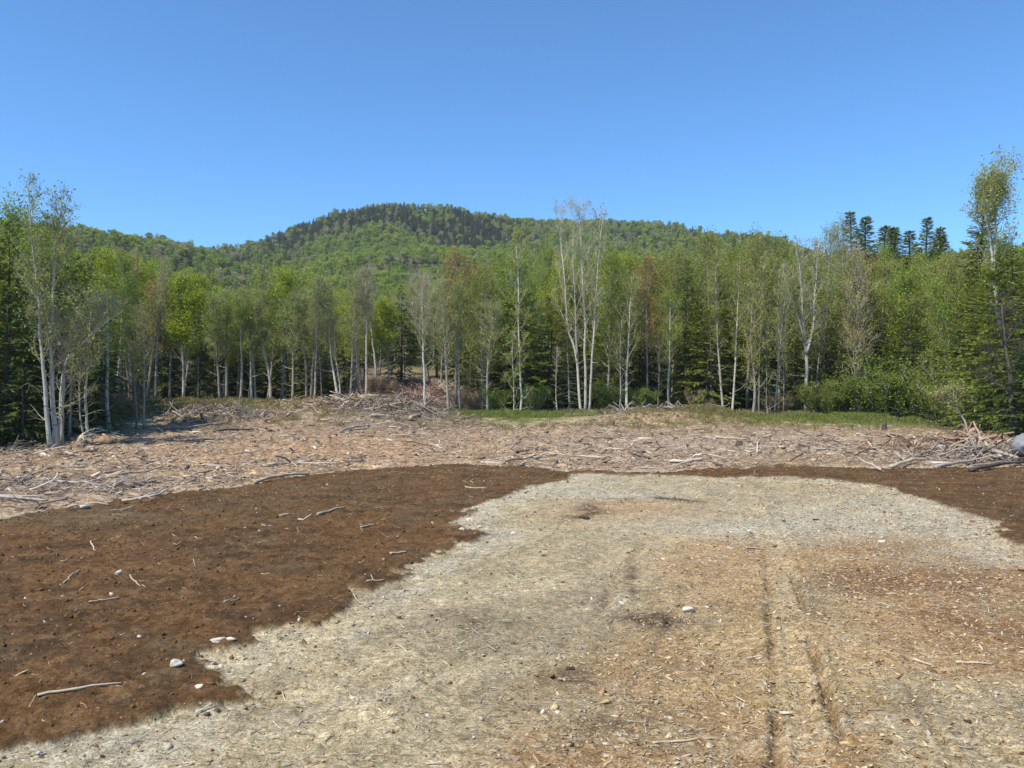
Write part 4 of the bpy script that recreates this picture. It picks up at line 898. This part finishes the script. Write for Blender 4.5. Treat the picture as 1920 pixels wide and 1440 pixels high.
do2(~isc & ~far & (spc == 0), 'bright_wood_beyond', ['bright'], 'bright green trees deep in the wood beyond the tree line', 'forest')
do2(~isc & ~far & (spc != 0), 'mixed_wood_beyond', ['mid', 'olive', 'grey'], 'mixed budding trees deep in the wood beyond the tree line', 'forest')

# ------------------------------------------------------------------ litter, slash, stones
def stick_mesh(seed, L=1.0, r0=.03, bend=.12, mat='slash', n=4, k=5, fork=False):
    r = np.random.default_rng(seed); P = wander(r, (-L / 2, 0, 0), (1, 0, 0), L, k, r.normal(0, bend, 3) * np.array([0, 1, .5]), bend * .8)
    mb = MB(); mb.tube(P, r0 * np.linspace(1, .45, k) * r.uniform(.85, 1.15, k), n)
    if fork:
        for _ in range(r.integers(1, 4)):
            f = r.uniform(.3, .9); T = wander(r, path_at(P, np.array(f)), unit(np.array([1, r.normal(0, .9), r.normal(.2, .4)])), L * r.uniform(.2, .45), 4, np.zeros(3), .12)
            mb.tube(T, r0 * np.array([.5, .4, .3, .15]), 3)
    return mb.mesh('stick', mat)
def chip_mesh(seed, mat, L=1.0, w=.35, t=.14):
    r = np.random.default_rng(seed); h = np.array([[-1, -1, -1], [1, -1, -1], [1, 1, -1], [-1, 1, -1], [-1, -1, 1], [1, -1, 1], [1, 1, 1], [-1, 1, 1]], float) * np.array([L / 2, w / 2, t / 2])
    h += r.normal(0, .09, (8, 3)) * np.array([L, w, t * .8]); mb = MB()
    mb.add(h, [[0, 3, 2, 1], [4, 5, 6, 7], [0, 1, 5, 4], [1, 2, 6, 5], [2, 3, 7, 6], [3, 0, 4, 7]]); return mb.mesh('chip', mat)
_ph = (1 + 5 ** .5) / 2
ICO_V = unit(np.array([[-1, _ph, 0], [1, _ph, 0], [-1, -_ph, 0], [1, -_ph, 0], [0, -1, _ph], [0, 1, _ph], [0, -1, -_ph], [0, 1, -_ph], [_ph, 0, -1], [_ph, 0, 1], [-_ph, 0, -1], [-_ph, 0, 1]], float))
ICO_T = [[0, 11, 5], [0, 5, 1], [0, 1, 7], [0, 7, 10], [0, 10, 11], [1, 5, 9], [5, 11, 4], [11, 10, 2], [10, 7, 6], [7, 1, 8], [3, 9, 4], [3, 4, 2], [3, 2, 6], [3, 6, 8], [3, 8, 9], [4, 9, 5], [2, 4, 11], [6, 2, 10], [8, 6, 7], [9, 8, 1]]
def stone_mesh(seed, mat, sub=1, rough=.22, sq=(1, .8, .6), lump=0.0):
    r = np.random.default_rng(seed); V = ICO_V.copy(); T = [tuple(t) for t in ICO_T]
    for _ in range(sub):
        V = list(V); cache = {}; nT = []
        def mid(a, b):
            k = (min(a, b), max(a, b))
            if k not in cache: cache[k] = len(V); V.append(unit((V[a] + V[b]) / 2))
            return cache[k]
        for a, b, c in T:
            ab, bc, ca = mid(a, b), mid(b, c), mid(c, a); nT += [(a, ab, ca), (b, bc, ab), (c, ca, bc), (ab, bc, ca)]
        T = nT; V = np.array(V)
    n = np.zeros(len(V))
    for _ in range(7):
        d = unit(r.normal(0, 1, 3)); n += np.minimum(0, r.uniform(.35, .8) - V @ d) * 1.0
    if lump:
        for f_, a_ in ((2.3, 1), (4.9, .5), (10, .25), (21, .12)):
            p_ = r.uniform(0, 6, 3); n = n + lump * a_ * np.sin(V[:, 0] * f_ + p_[0] + 2 * np.sin(V[:, 2] * f_)) * np.sin(V[:, 1] * f_ + p_[1]) + lump * a_ * .6 * np.sin(V[:, 2] * f_ * 1.3 + p_[2])
    V = V * (1 + n * .75 + r.normal(0, rough * .13, len(V)))[:, None] * np.array(sq)
    mb = MB(); mb.add(V, None, T); return mb.mesh('stone', mat)

def sample(n, ylo, yhi, tlo=-.72, thi=.72, pw=1.0):
    """points with even density over the fan in front of the camera; pw>0 thins with distance"""
    y = (ylo ** (2 - pw) + rng.random(n) * (yhi ** (2 - pw) - ylo ** (2 - pw))) ** (1 / (2 - pw)); x = rng.uniform(tlo, thi, n) * (y + 1.5)
    return x, y
def put(name, x, y, size, protos, lab, cat, up=.0, flat=.15, tilt=None, an=None):
    n = len(x); z = gz(x, y); rot = np.stack([rng.normal(0, flat, n), rng.normal(0, flat, n), rng.uniform(0, 6.28, n)], 1)
    if tilt is not None: rot[:, :2] += rng.normal(0, 1, (n, 2)) * np.asarray(tilt)[:, None]
    scatter(name, np.stack([x, y, z + up], 1), rot, size, protos, rng.integers(0, len(protos), n), lab, cat)
# fine wood chips and fibre on the near ground
x, y = sample(60000, 4.2, 24, pw=.9); s = soil_mask(x, y); px, py = proj(x, y, 0)
dens = np.clip(ss(1050, 1500, px + .9 * (py - 1100)) * .9 + .12, 0, 1); k = (rng.random(len(x)) < dens) & (s < .5)
x, y = x[k], y[k]; sz = rng.lognormal(math.log(.022), .45, len(x)) * (1 + .03 * y)
put('wood_chips', x, y, sz, [chip_mesh(500 + i, 'chips', 1, w) for i, w in enumerate((.3, .45, .2, .6, .35))], 'yellow and orange wood chips strewn over the pale ground', 'wood chips', .004, .35)
x, y = sample(60000, 4.2, 20, pw=.9); k = soil_mask(x, y) < .5; x, y = x[k], y[k]; sz = rng.lognormal(math.log(.042), .5, len(x)) * (1 + .02 * y)
put('dry_fibre_litter', x, y, sz, [stick_mesh(510 + i, 1, .03 + .008 * i, .14, 'straw', 3, 4) for i in range(6)], 'dry bark fibre and twig litter pressed into the pale ground', 'litter', .0, .07)
x, y = sample(42000, 4.2, 30, pw=.8); s = soil_mask(x, y); px, py = proj(x, y, 0)
g = .28 + .9 * (blob(px, py, 880, 985, 60, 22) + blob(px, py, 1680, 1010, 240, 28) + blob(px, py, 1380, 1020, 140, 16) + blob(px, py, 1100, 1370, 180, 60) + blob(px, py, 1050, 925, 140, 18) + blob(px, py, 1450, 930, 260, 18))
g = g + .5 * np.clip(soil_mask(x + .5, y - .6) + soil_mask(x - .5, y + .7) + soil_mask(x + .9, y), 0, 1) * (s < .5) * (y > 8)
k = (rng.random(len(x)) < g * .75 * np.where(s > .5, .10, 1)); x, y = x[k], y[k]; sz = np.minimum(rng.lognormal(math.log(.010), .6, len(x)), .032) * (1 + .03 * y)
put('gravel', x, y, sz, [stone_mesh(520 + i, 'pebble', 0) for i in range(5)], 'small pale stones scattered over the gravelled ground', 'gravel', .002, .5)
# soil crumbs and bits in the dark earth
x, y = sample(60000, 4.2, 30, pw=.9); k = soil_mask(x + rng.normal(0, .22, len(x)), y + rng.normal(0, .35, len(x))) > .5; k = k | (rng.random(len(x)) < .035 + .10 * ss(.05, .25, fbm(x * .8, y * .8, 3, 177))); x, y = x[k], y[k]; sz = np.minimum(rng.lognormal(math.log(.009), .7, len(x)), .035) * (1 + .04 * y)
put('soil_crumbs', x, y, sz, [stone_mesh(530 + i, 'soilclod', 0) for i in range(4)], 'crumbs and clods of the dark brown topsoil', 'soil', .0, .5)
x, y = sample(9000, 4.5, 32, pw=.8); k = soil_mask(x, y) > .5; x, y = x[k], y[k]; sz = rng.lognormal(math.log(.035), .6, len(x)) * (1 + .03 * y)
put('wood_bits_in_soil', x, y, sz, [stick_mesh(540 + i, 1, .05, .3, 'chips' if i % 2 else 'slash', 3, 4) for i in range(6)], 'bits of root and wood mixed in the dark soil', 'litter', .008, .25)
# slash band
def slash_points(n, dens=None):
    x, y = sample(n, 19, 72, -.85, .85, .55); zl = gz_large(x, y); px, py = proj(x, y, zl)
    k = inpoly(px + 10 * rng.normal(0, 1, n), py + rng.normal(0, 2.5, n), SLASH); return x[k], y[k], px[k], py[k]
x, y, px, py = slash_points(250000); pile = np.zeros(len(x))
for (mx, my, sx, sy, h) in MOUNDS: pile += h * np.exp(-((x - mx) / sx) ** 2 - ((y - my) / sy) ** 2)
patch = ss(-.05, .16, fbm(x * .35, y * .5, 4, 171, .6)); k = rng.random(len(x)) < (.1 + .95 * patch + pile) * (1 - .8 * blob(px, py, 640, 846, 330, 24)) ; x, y, pile = x[k], y[k], pile[k]
sz = rng.lognormal(math.log(.085), .75, len(x))
put('slash_litter', x, y, np.clip(sz, .05, .8), [stick_mesh(550 + i, 1, .035 + .01 * (i % 3), .3, 'slash', 4, 4) for i in range(7)] + [chip_mesh(560 + i, 'slash', 1, .25, .1) for i in range(4)],
    'broken branches, bark and splintered wood covering the cleared strip', 'logging slash', .02, .16, np.clip(pile * .3, 0, .4))
x, y, px, py = slash_points(60000); pile = np.zeros(len(x))
for (mx, my, sx, sy, h) in MOUNDS[:11]: pile += h * np.exp(-((x - mx) / sx) ** 2 - ((y - my) / sy) ** 2)
k = rng.random(len(x)) < pile * 1.2 + .04 + .5 * blob(px, py, 90, 930, 230, 25) + .2 * blob(px, py, 1850, 860, 200, 20); x, y, pile = x[k], y[k], pile[k]
put('brush_litter', x, y, np.clip(rng.lognormal(math.log(.42), .5, len(x)), .12, 1.4), [stick_mesh(570 + i, 1, .016 + .008 * (i % 3), .25, 'slash_grey', 4, 5, True) for i in range(8)],
    'grey twigs and thin branches heaped in low brush piles', 'brush', .06, .2, np.clip(pile * .25, 0, .3))
def pile(name, cx, cy, sx, sy, n, hz, med, mat, lab, th=.016):
    x = rng.normal(cx, sx, n); y = rng.normal(cy, sy, n); z = gz(x, y); e = np.exp(-((x - cx) / sx) ** 2 / 2 - ((y - cy) / sy) ** 2 / 2)
    rot = np.stack([rng.normal(0, .3, n), rng.normal(0, .3, n), rng.uniform(0, 6.28, n)], 1)
    scatter(name, np.stack([x, y, z + rng.uniform(0, hz, n) * e], 1), rot, np.clip(rng.lognormal(math.log(med), .5, n), .15, 2.4), [stick_mesh(int(cx * 10) % 97 + 610 + i, 1, th * (1 + .4 * (i % 3)), .22, mat, 4, 5, True) for i in range(6)], rng.integers(0, 6, n), lab, 'brush pile')
pile('brush_pile', W(400, 50), 50.5, 2.2, 1.2, 1300, .35, .5, 'slash_grey', 'grey pile of thin branches before the olive grass at the left rear', .022)
pile('brush_pile', W(740, 55), 54.5, 2.6, 1.0, 1500, .35, .5, 'slash_grey', 'dark grey pile of branches in front of the gap, centre left', .022)
pile('brush_pile', W(640, 54), 55, 1.8, 1.0, 800, .4, .6, 'slash', 'low pale brush pile at the left of the dark grey one', .022)
pile('brush_pile', W(1800, 31), 30.8, 2.0, .9, 1500, .3, .34, 'slash_red', 'tangled reddish pile of split wood left of the boulder', .03)
pile('brush_pile', W(1860, 28), 28.0, 1.6, .5, 700, .35, .5, 'slash_grey', 'dark tangled branches in front of the boulder', .026)
pile('brush_pile', W(1230, 60), 61, 3.2, 1.0, 1100, .5, .6, 'slash_grey', 'low grey brush pile at the dark opening of the wood', .022)
x, y = sample(30000, 26, 74, -.8, .8, .6); fpx = 960 + F * x / y; dd = y - np.interp(fpx, [-600, 0, 100, 200, 290, 850, 1100, 1500, 1650, 1800, 1900, 2400], [30, 31, 34, 45, 61, 64, 66, 64, 60, 49, 37, 28]); k = (np.abs(dd + 1) < 5) & (rng.random(len(x)) < .8); x, y = x[k], y[k]
put('forest_edge_litter', x, y, np.clip(rng.lognormal(math.log(.5), .5, len(x)), .1, 1.6), [stick_mesh(640 + i, 1, .014 + .006 * (i % 3), .25, 'slash_grey' if i % 2 else 'slash', 4, 5, True) for i in range(8)], 'dead twigs and branches littering the ground along the tree line', 'litter', .05, .25)
# pink brush heap in the gap
n = 6500; x = rng.normal(-8.6, 3.2, n); y = rng.normal(75.5, 3.2, n); x2 = x; z = gz(x, y)
rot = np.stack([rng.normal(0, .35, n), rng.normal(0, .35, n), rng.uniform(0, 6.28, n)], 1)
M['brush_pink'] = inst_mat('pink_brush', [(0, (.34, .22, .17)), (.25, (.42, .30, .24)), (.5, (.22, .14, .11)), (.7, (.50, .40, .33)), (.88, (.12, .08, .065))])
scatter('brush_heap', np.stack([x, y, z + rng.uniform(0, .5, n)], 1), rot, np.clip(rng.lognormal(math.log(1.1), .4, n), .3, 2.5), [stick_mesh(580 + i, 1, .016 + .008 * (i % 3), .25, 'brush_pink', 4, 5, True) for i in range(7)], rng.integers(0, 7, n), 'heap of pinkish brown cut branches in the gap of the tree line', 'brush heap')
# grass
def tuft(seed, mat):
    r = np.random.default_rng(seed); mb = MB(); n = 26; b = r.normal(0, .10, (n, 3)) * np.array([1, 1, 0]); d = unit(r.normal(0, .45, (n, 3)) + np.array([0, 0, 1.])); L = r.uniform(.12, .34, (n, 1))
    w = unit(np.cross(d, r.normal(0, 1, (n, 3)))) * .012; mb.diamonds(b + d * L * .5, d * L * .5, w); return mb.mesh('tuft', mat)
def grass(name, boxes, n, mat, lab):
    X = []; Yy = []
    for (cx, cy, sx, sy, w) in boxes:
        m = int(n * w); X.append(rng.normal(cx, sx, m)); Yy.append(rng.normal(cy, sy, m))
    x = np.concatenate(X); y = np.concatenate(Yy); put(name, x, y, rng.uniform(.35, 1.0, len(x)) * (.5 + 1.2 * ss(-.1, .25, fbm(x * .8, y * .8, 3, 191))), [tuft(600 + i, mat) for i in range(4)], lab, 'grass', 0, .05)
grass('grass', [(W(960, 63), 63, 3.2, 2.0, 1), (W(1630, 57), 57, 3.8, 1.8, 1.1), (W(880, 62), 62, 2.0, 1.0, .4)], 3600, 'grass', 'short fresh green grass between the slash and the tree line')
grass('olive_grass', [(W(500, 50), 54, 9, 4, .25), (W(1400, 50), 53, 9, 4, .2), (W(350, 57), 57, 3.2, 2.6, 1.2), (W(1350, 60), 60, 4.0, 1.8, .9), (W(790, 60), 60, 2.2, 1.6, .6), (W(1190, 62), 62, 3, 1.5, .4)], 3000, 'grass_olive', 'olive and straw coloured grass between the slash and the tree line')

# ------------------------------------------------------------------ single sticks, logs, stones
def lay_between(name, p, q, rad, mat, label, cat, group=None, seed=0, up=.0, fork=False, arch=0.0, k=9, n=7):
    ax, ay, az = ground_at(*p); bx, by, bz = ground_at(*q); r = np.random.default_rng(seed); L = math.hypot(bx - ax, by - ay) + 1e-6
    t = np.linspace(0, 1, k); px_ = ax + (bx - ax) * t + np.cumsum(r.normal(0, L * .012, k)); py_ = ay + (by - ay) * t + np.cumsum(r.normal(0, L * .012, k))
    lo = gz(px_, py_); zz = np.maximum(lo, np.convolve(np.pad(lo, 2, 'edge'), np.ones(5) / 5, 'valid')) + rad * .75 + up + arch * np.sin(math.pi * t)
    P = np.stack([px_, py_, zz], 1); c = P[0].copy(); mb = MB(); mb.tube(P - c, rad * np.linspace(1, .5, k) * r.uniform(.78, 1.22, k), n)
    if fork:
        for _ in range(3):
            f = r.uniform(.3, .9); T = wander(r, path_at(P - c, np.array(f)), unit(unit(P[-1] - P[0]) + r.normal(0, .6, 3) + np.array([0, 0, .3])), L * r.uniform(.15, .35), 4, np.zeros(3), .1)
            mb.tube(T, rad * np.array([.5, .4, .3, .15]), 4)
    o = obj(name, smooth(mb.mesh(name, mat)), loc=tuple(c)); tag(o, label, cat, group); return o
ST = [
 ('stick', (72, 1306), (226, 1281), .014, 'pale_wood', 'long pale stick lying on the dark soil near the bottom left corner'),
 ('stick', (118, 1096), (148, 1072), .012, 'pale_wood', 'short pale stick slanting on the left soil above the long stick'),
 ('stick', (168, 1130), (224, 1122), .012, 'pale_wood', 'pale stick lying level in the left soil'),
 ('stick', (244, 1078), (272, 1104), .010, 'pale_wood', 'thin stick pointing down to the right in the left soil'),
 ('stick', (596, 966), (645, 952), .03, 'pale_wood', 'pale forked root piece in the middle of the brown soil'),
 ('wood_chunk', (524, 969), (542, 966), .03, 'pale_wood', 'short pale wood chunk left of the forked root piece'),
 ('wood_chunk', (732, 1040), (760, 1036), .022, 'pale_wood', 'orange-brown wood chunk near the soil edge below the root piece'),
 ('stick', (872, 914), (912, 916), .02, 'pale_wood', 'thin pale stick near the upper tip of the brown soil'),
 ('stick', (676, 990), (704, 984), .018, 'pale_wood', 'small pale stick right of the forked root piece'),
 ('stick', (420, 1132), (452, 1122), .01, 'pale_wood', 'thin stick in the soil above the white quartz rock'),
 ('stick', (688, 1090), (722, 1088), .012, 'pale_wood', 'pale stick on the notch of the soil edge'),
 ('stick', (172, 1018), (178, 1034), .014, 'pale_wood', 'upright looking short stick in the upper left soil'),
 ('stick', (1225, 1394), (1310, 1388), .011, 'pale_wood', 'pale thin stick on the gravel at the bottom, right of centre'),
 ('stick', (1712, 1238), (1752, 1252), .014, 'pale_wood', 'left of two pale sticks on the chips at the right'),
 ('stick', (1790, 1244), (1856, 1246), .012, 'pale_wood', 'right of two pale sticks on the chips at the right'),
 ('stick', (1398, 1029), (1438, 1031), .016, 'pale_wood', 'pale stick on the gravel above the tyre ruts'),
 ('stick', (662, 1115), (690, 1142), .01, 'pale_wood', 'thin root running down the pale edge of the soil'),
 ('log', (1668, 880), (1742, 866), .07, 'pale_wood', 'pale stripped log at the front of the right slash pile'),
 ('log', (1752, 878), (1838, 862), .06, 'grey_log', 'grey weathered log pointing at the boulder in the right slash pile'),
 ('log', (1810, 884), (1925, 872), .07, 'dark_log', 'dark log lying in front of the boulder'),
 ('log', (1764, 822), (1812, 820), .06, 'grey_log', 'grey log on top of the right slash pile'),
 ('log', (1672, 828), (1702, 838), .09, 'pale_wood', 'bright split log end at the left of the right slash pile'),
 ('log', (1806, 822), (1850, 832), .08, 'grey_log', 'curved grey branch over the dark hollow of the right pile'),
 ('log', (1745, 846), (1800, 852), .07, 'grey_log', 'short log in the middle of the right slash pile'),
 ('log', (696, 782), (752, 786), .12, 'grey_log', 'long bleached log on top of the centre brush pile'),
 ('log', (770, 790), (790, 782), .14, 'pale_wood', 'pale log end jutting from the centre brush pile'),
 ('log', (640, 812), (700, 800), .07, 'grey_log', 'grey branch at the left foot of the centre brush pile'),
 ('log', (350, 806), (415, 798), .09, 'grey_log', 'grey log along the left rear brush pile'),
 ('log', (400, 812), (470, 808), .07, 'dark_log', 'dark log under the left rear brush pile'),
 ('log', (478, 908), (575, 892), .05, 'pale_wood', 'long pale pole along the upper edge of the brown soil'),
 ('log', (1130, 862), (1010, 856), .05, 'pale_wood', 'long pale pole lying across the slash in the middle'),
 ('log', (1340, 822), (1400, 826), .07, 'pale_wood', 'pale branch lying across the slash below the lumpy birch'),
 ('log', (1200, 764), (1238, 758), .08, 'grey_log', 'fallen grey branch leaning at the dark opening of the wood'),
 ('log', (0, 935), (90, 942), .04, 'grey_log', 'grey branch at the left edge below the slash'),
 ('log', (105, 905), (215, 918), .035, 'grey_log', 'slender grey branch in the left slash'),
]
for i, (nm, p, q, rd, mt, lab) in enumerate(ST):
    lay_between(nm, p, q, rd, mt, lab, nm.replace('_', ' '), None, 700 + i, up=.02 if nm == 'log' else .002, fork=(nm == 'log' and i % 2 == 0), arch=.06 if nm == 'log' else 0)
# larger loose branches of the slash strip, each its own object
br_protos = [stick_mesh(800 + i, 1, .03, .22, 'slash' if i % 3 else 'slash_grey', 5, 7, True) for i in range(10)]
regions = [((20, 300), (880, 960), 'left slash below the birches'), ((300, 620), (800, 880), 'slash between the left pile and the brown soil'), ((600, 860), (765, 850), 'centre brush pile'),
           ((900, 1250), (805, 870), 'pale slash in the middle'), ((1250, 1600), (808, 870), 'pale slash right of the middle'), ((1620, 1900), (815, 880), 'right slash pile')]
for (xr, yr, where) in regions:
    for i in range(26):
        p = rng.uniform(*xr), rng.uniform(*yr); gx, gy, g0 = ground_at(*p)
        if gy > 75: continue
        o = obj('branch', br_protos[rng.integers(10)], loc=(gx, gy, g0 + .07), rot=(rng.normal(0, .1), rng.normal(0, .12), rng.uniform(0, 6.28)), scale=[rng.uniform(.55, 1.4)] * 3)
        tag(o, 'broken branch lying in the %s' % where, 'branch', 'branches in the %s' % where)
RK = [(410, 1200, .085, (1.1, .6, .6), 'largest white quartz rock, at the edge of the brown soil'), (434, 1197, .055, (1.3, .5, .4), 'narrow white rock touching the right side of the largest white rock'),
      (330, 1246, .065, (1, .8, .8), 'rounded pale rock left below the largest white rock'), (222, 1072, .06, (1, .8, .7), 'pale rock alone in the left soil'),
      (209, 1112, .035, (1, .8, .7), 'small pinkish stone below the lone pale rock'), (1290, 1141, .07, (1.2, .8, .6), 'white rock on the chips in the middle of the lot'),
      (1325, 1137, .03, (1, .9, .7), 'small white stone right of the white rock on the chips'), (1164, 1128, .04, (1.3, .8, .5), 'flat pale stone left of the white rock on the chips'),
      (262, 1191, .03, (1, .8, .7), 'tiny pale stone in the soil above the rounded rock'), (562, 1160, .03, (.7, .7, 1), 'small upright stone at the soil edge'),
      (882, 972, .075, (1.2, .8, .6), 'white stone in the gravel notch of the soil edge'), (866, 990, .06, (1, .8, .6), 'lower white stone in the gravel notch'), (900, 985, .06, (1, .8, .6), 'smallest white stone in the gravel notch'),
      (1652, 1012, .06, (1.2, .8, .6), 'white stone on the gravel toward the right soil'), (1016, 1331, .03, (1, .8, .6), 'left of two small stones on grey gravel at the bottom'), (1045, 1332, .035, (1, .8, .6), 'right of two small stones on grey gravel at the bottom'),
      (1404, 993, .06, (1.2, .8, .5), 'pale stone on the upper gravel above the tyre ruts'), (963, 996, .06, (1, .8, .6), 'pale stone on the gravel right of the notch'), (372, 1285, .035, (1.3, .8, .6), 'pale stone in the dark soil bay below the quartz rock'), (415, 1247, .03, (1, .8, .6), 'small white stone right of the rounded pale rock')]
for i, (px, py, r_, sq, lab) in enumerate(RK):
    gx, gy, g0 = ground_at(px, py + 4); me = stone_mesh(900 + i, 'rock', 2, .3, sq)
    o = obj('rock', me, loc=(gx, gy, g0 + r_ * .12), rot=(rng.normal(0, .2), rng.normal(0, .2), rng.uniform(-.5, .5)), scale=(r_, r_, r_)); tag(o, lab, 'rock')
gx, gy, g0 = ground_at(1958, 868)
o = obj('boulder', stone_mesh(953, 'boulder', 4, .08, (1, .9, .85), .13), loc=(gx + .1, gy + .5, g0 + .45), rot=(.1, .1, .6), scale=(.85, .9, .82)); tag(o, 'large blue-grey boulder at the right edge beside the slash pile', 'boulder')
# uprooted roots by the left birches, stump at the right
def roots(name, px, py, label, seed, sc=1.0, mat='pale_wood'):
    gx, gy, g0 = ground_at(px, py); r = np.random.default_rng(seed); mb = MB()
    mb.tube([(0, 0, -.1), (.05, 0, .15), (.12, .0, .32)], [.16 * sc, .15 * sc, .10 * sc], 8)
    for i in range(9):
        a = r.uniform(-2.6, 2.6); P = wander(r, (0, 0, .2 * sc), unit(np.array([math.cos(a), math.sin(a) * .6, r.uniform(-.1, .9)])), r.uniform(.5, 1.1) * sc, 6, np.array([0, 0, -.9]), .16)
        mb.tube(P, np.linspace(.055, .012, 6) * sc, 5)
    o = obj(name, smooth(mb.mesh(name, mat)), loc=(gx, gy, g0)); tag(o, label, 'tree root'); return o
roots('root_plate', 150, 830, 'torn up tree roots beside the short pale birch at the left', 5, 1.0)
roots('root_plate', 1835, 838, 'reddish torn roots on top of the right slash pile', 6, 1.1, 'slash')
def stump(px, py, label, seed, h=.35, r0=.13):
    gx, gy, g0 = ground_at(px, py); r = np.random.default_rng(seed); mb = MB(); mb.tube([(0, 0, -.15), (0, 0, .02), (.01, 0, h * .6), (.01, .01, h)], [r0 * 1.7, r0 * 1.25, r0, r0 * .97], 9)
    o = obj('tree_stump', mb.mesh('tree_stump', 'dark_log'), loc=(gx, gy, g0)); tag(o, label, 'tree stump')
stump(1658, 806, 'small dark stump at the edge of the green grass on the right', 1, .45)
stump(1148, 800, 'dark stump just right of the foot of the big birch', 2)
stump(1386, 834, 'dark stump in the pale slash below the pair of birch trunks', 3, .16, .12)
for i, (px, py, s, lab) in enumerate([(1095, 972, .16, 'dark clod of earth on the gravel near the soil tip'), (1246, 1166, .05, 'dark clod on the chips below the flat pale stone'), (1068, 1255, .06, 'dark clod on the grey gravel at the lower middle'),
                                      (1072, 1398, .05, 'dark clod at the bottom of the grey gravel'), (1530, 975, .09, 'dark clod on the upper gravel at the right'), (1815, 1355, .05, 'dark clod at the bottom right of the chips')]):
    gx, gy, g0 = ground_at(px, py); s *= .65; o = obj('earth_clod', stone_mesh(970 + i, 'darkclod', 2, 1.1, (1.2, .9, .55)), loc=(gx, gy, g0 + s * .05), scale=(s, s, s)); tag(o, lab, 'clod')

# repeats that stand in a line across the view are told apart by their order in it
ORD = ['leftmost', 'second', 'third', 'fourth', 'fifth', 'sixth', 'seventh', 'eighth', 'ninth', 'tenth', 'eleventh', 'twelfth', 'thirteenth', 'fourteenth', 'fifteenth', 'sixteenth', 'seventeenth', 'eighteenth', 'nineteenth', 'twentieth']
by = {}
for o in SC.objects:
    if o.parent is None and 'group' in o.keys() and o.get('category') not in ('branch',): by.setdefault((o['group'], o['label']), []).append(o)
for (g, lab), os_ in by.items():
    if 1 < len(os_) <= 20:
        os_.sort(key=lambda q: q.location.x / max(q.location.y, 1))
        for i, q in enumerate(os_): q['label'] = ' '.join((('leftmost ' + lab) if i == 0 else ('rightmost ' + lab) if i == len(os_) - 1 else '%s from left, %s' % (ORD[i], lab)).split()[:16])
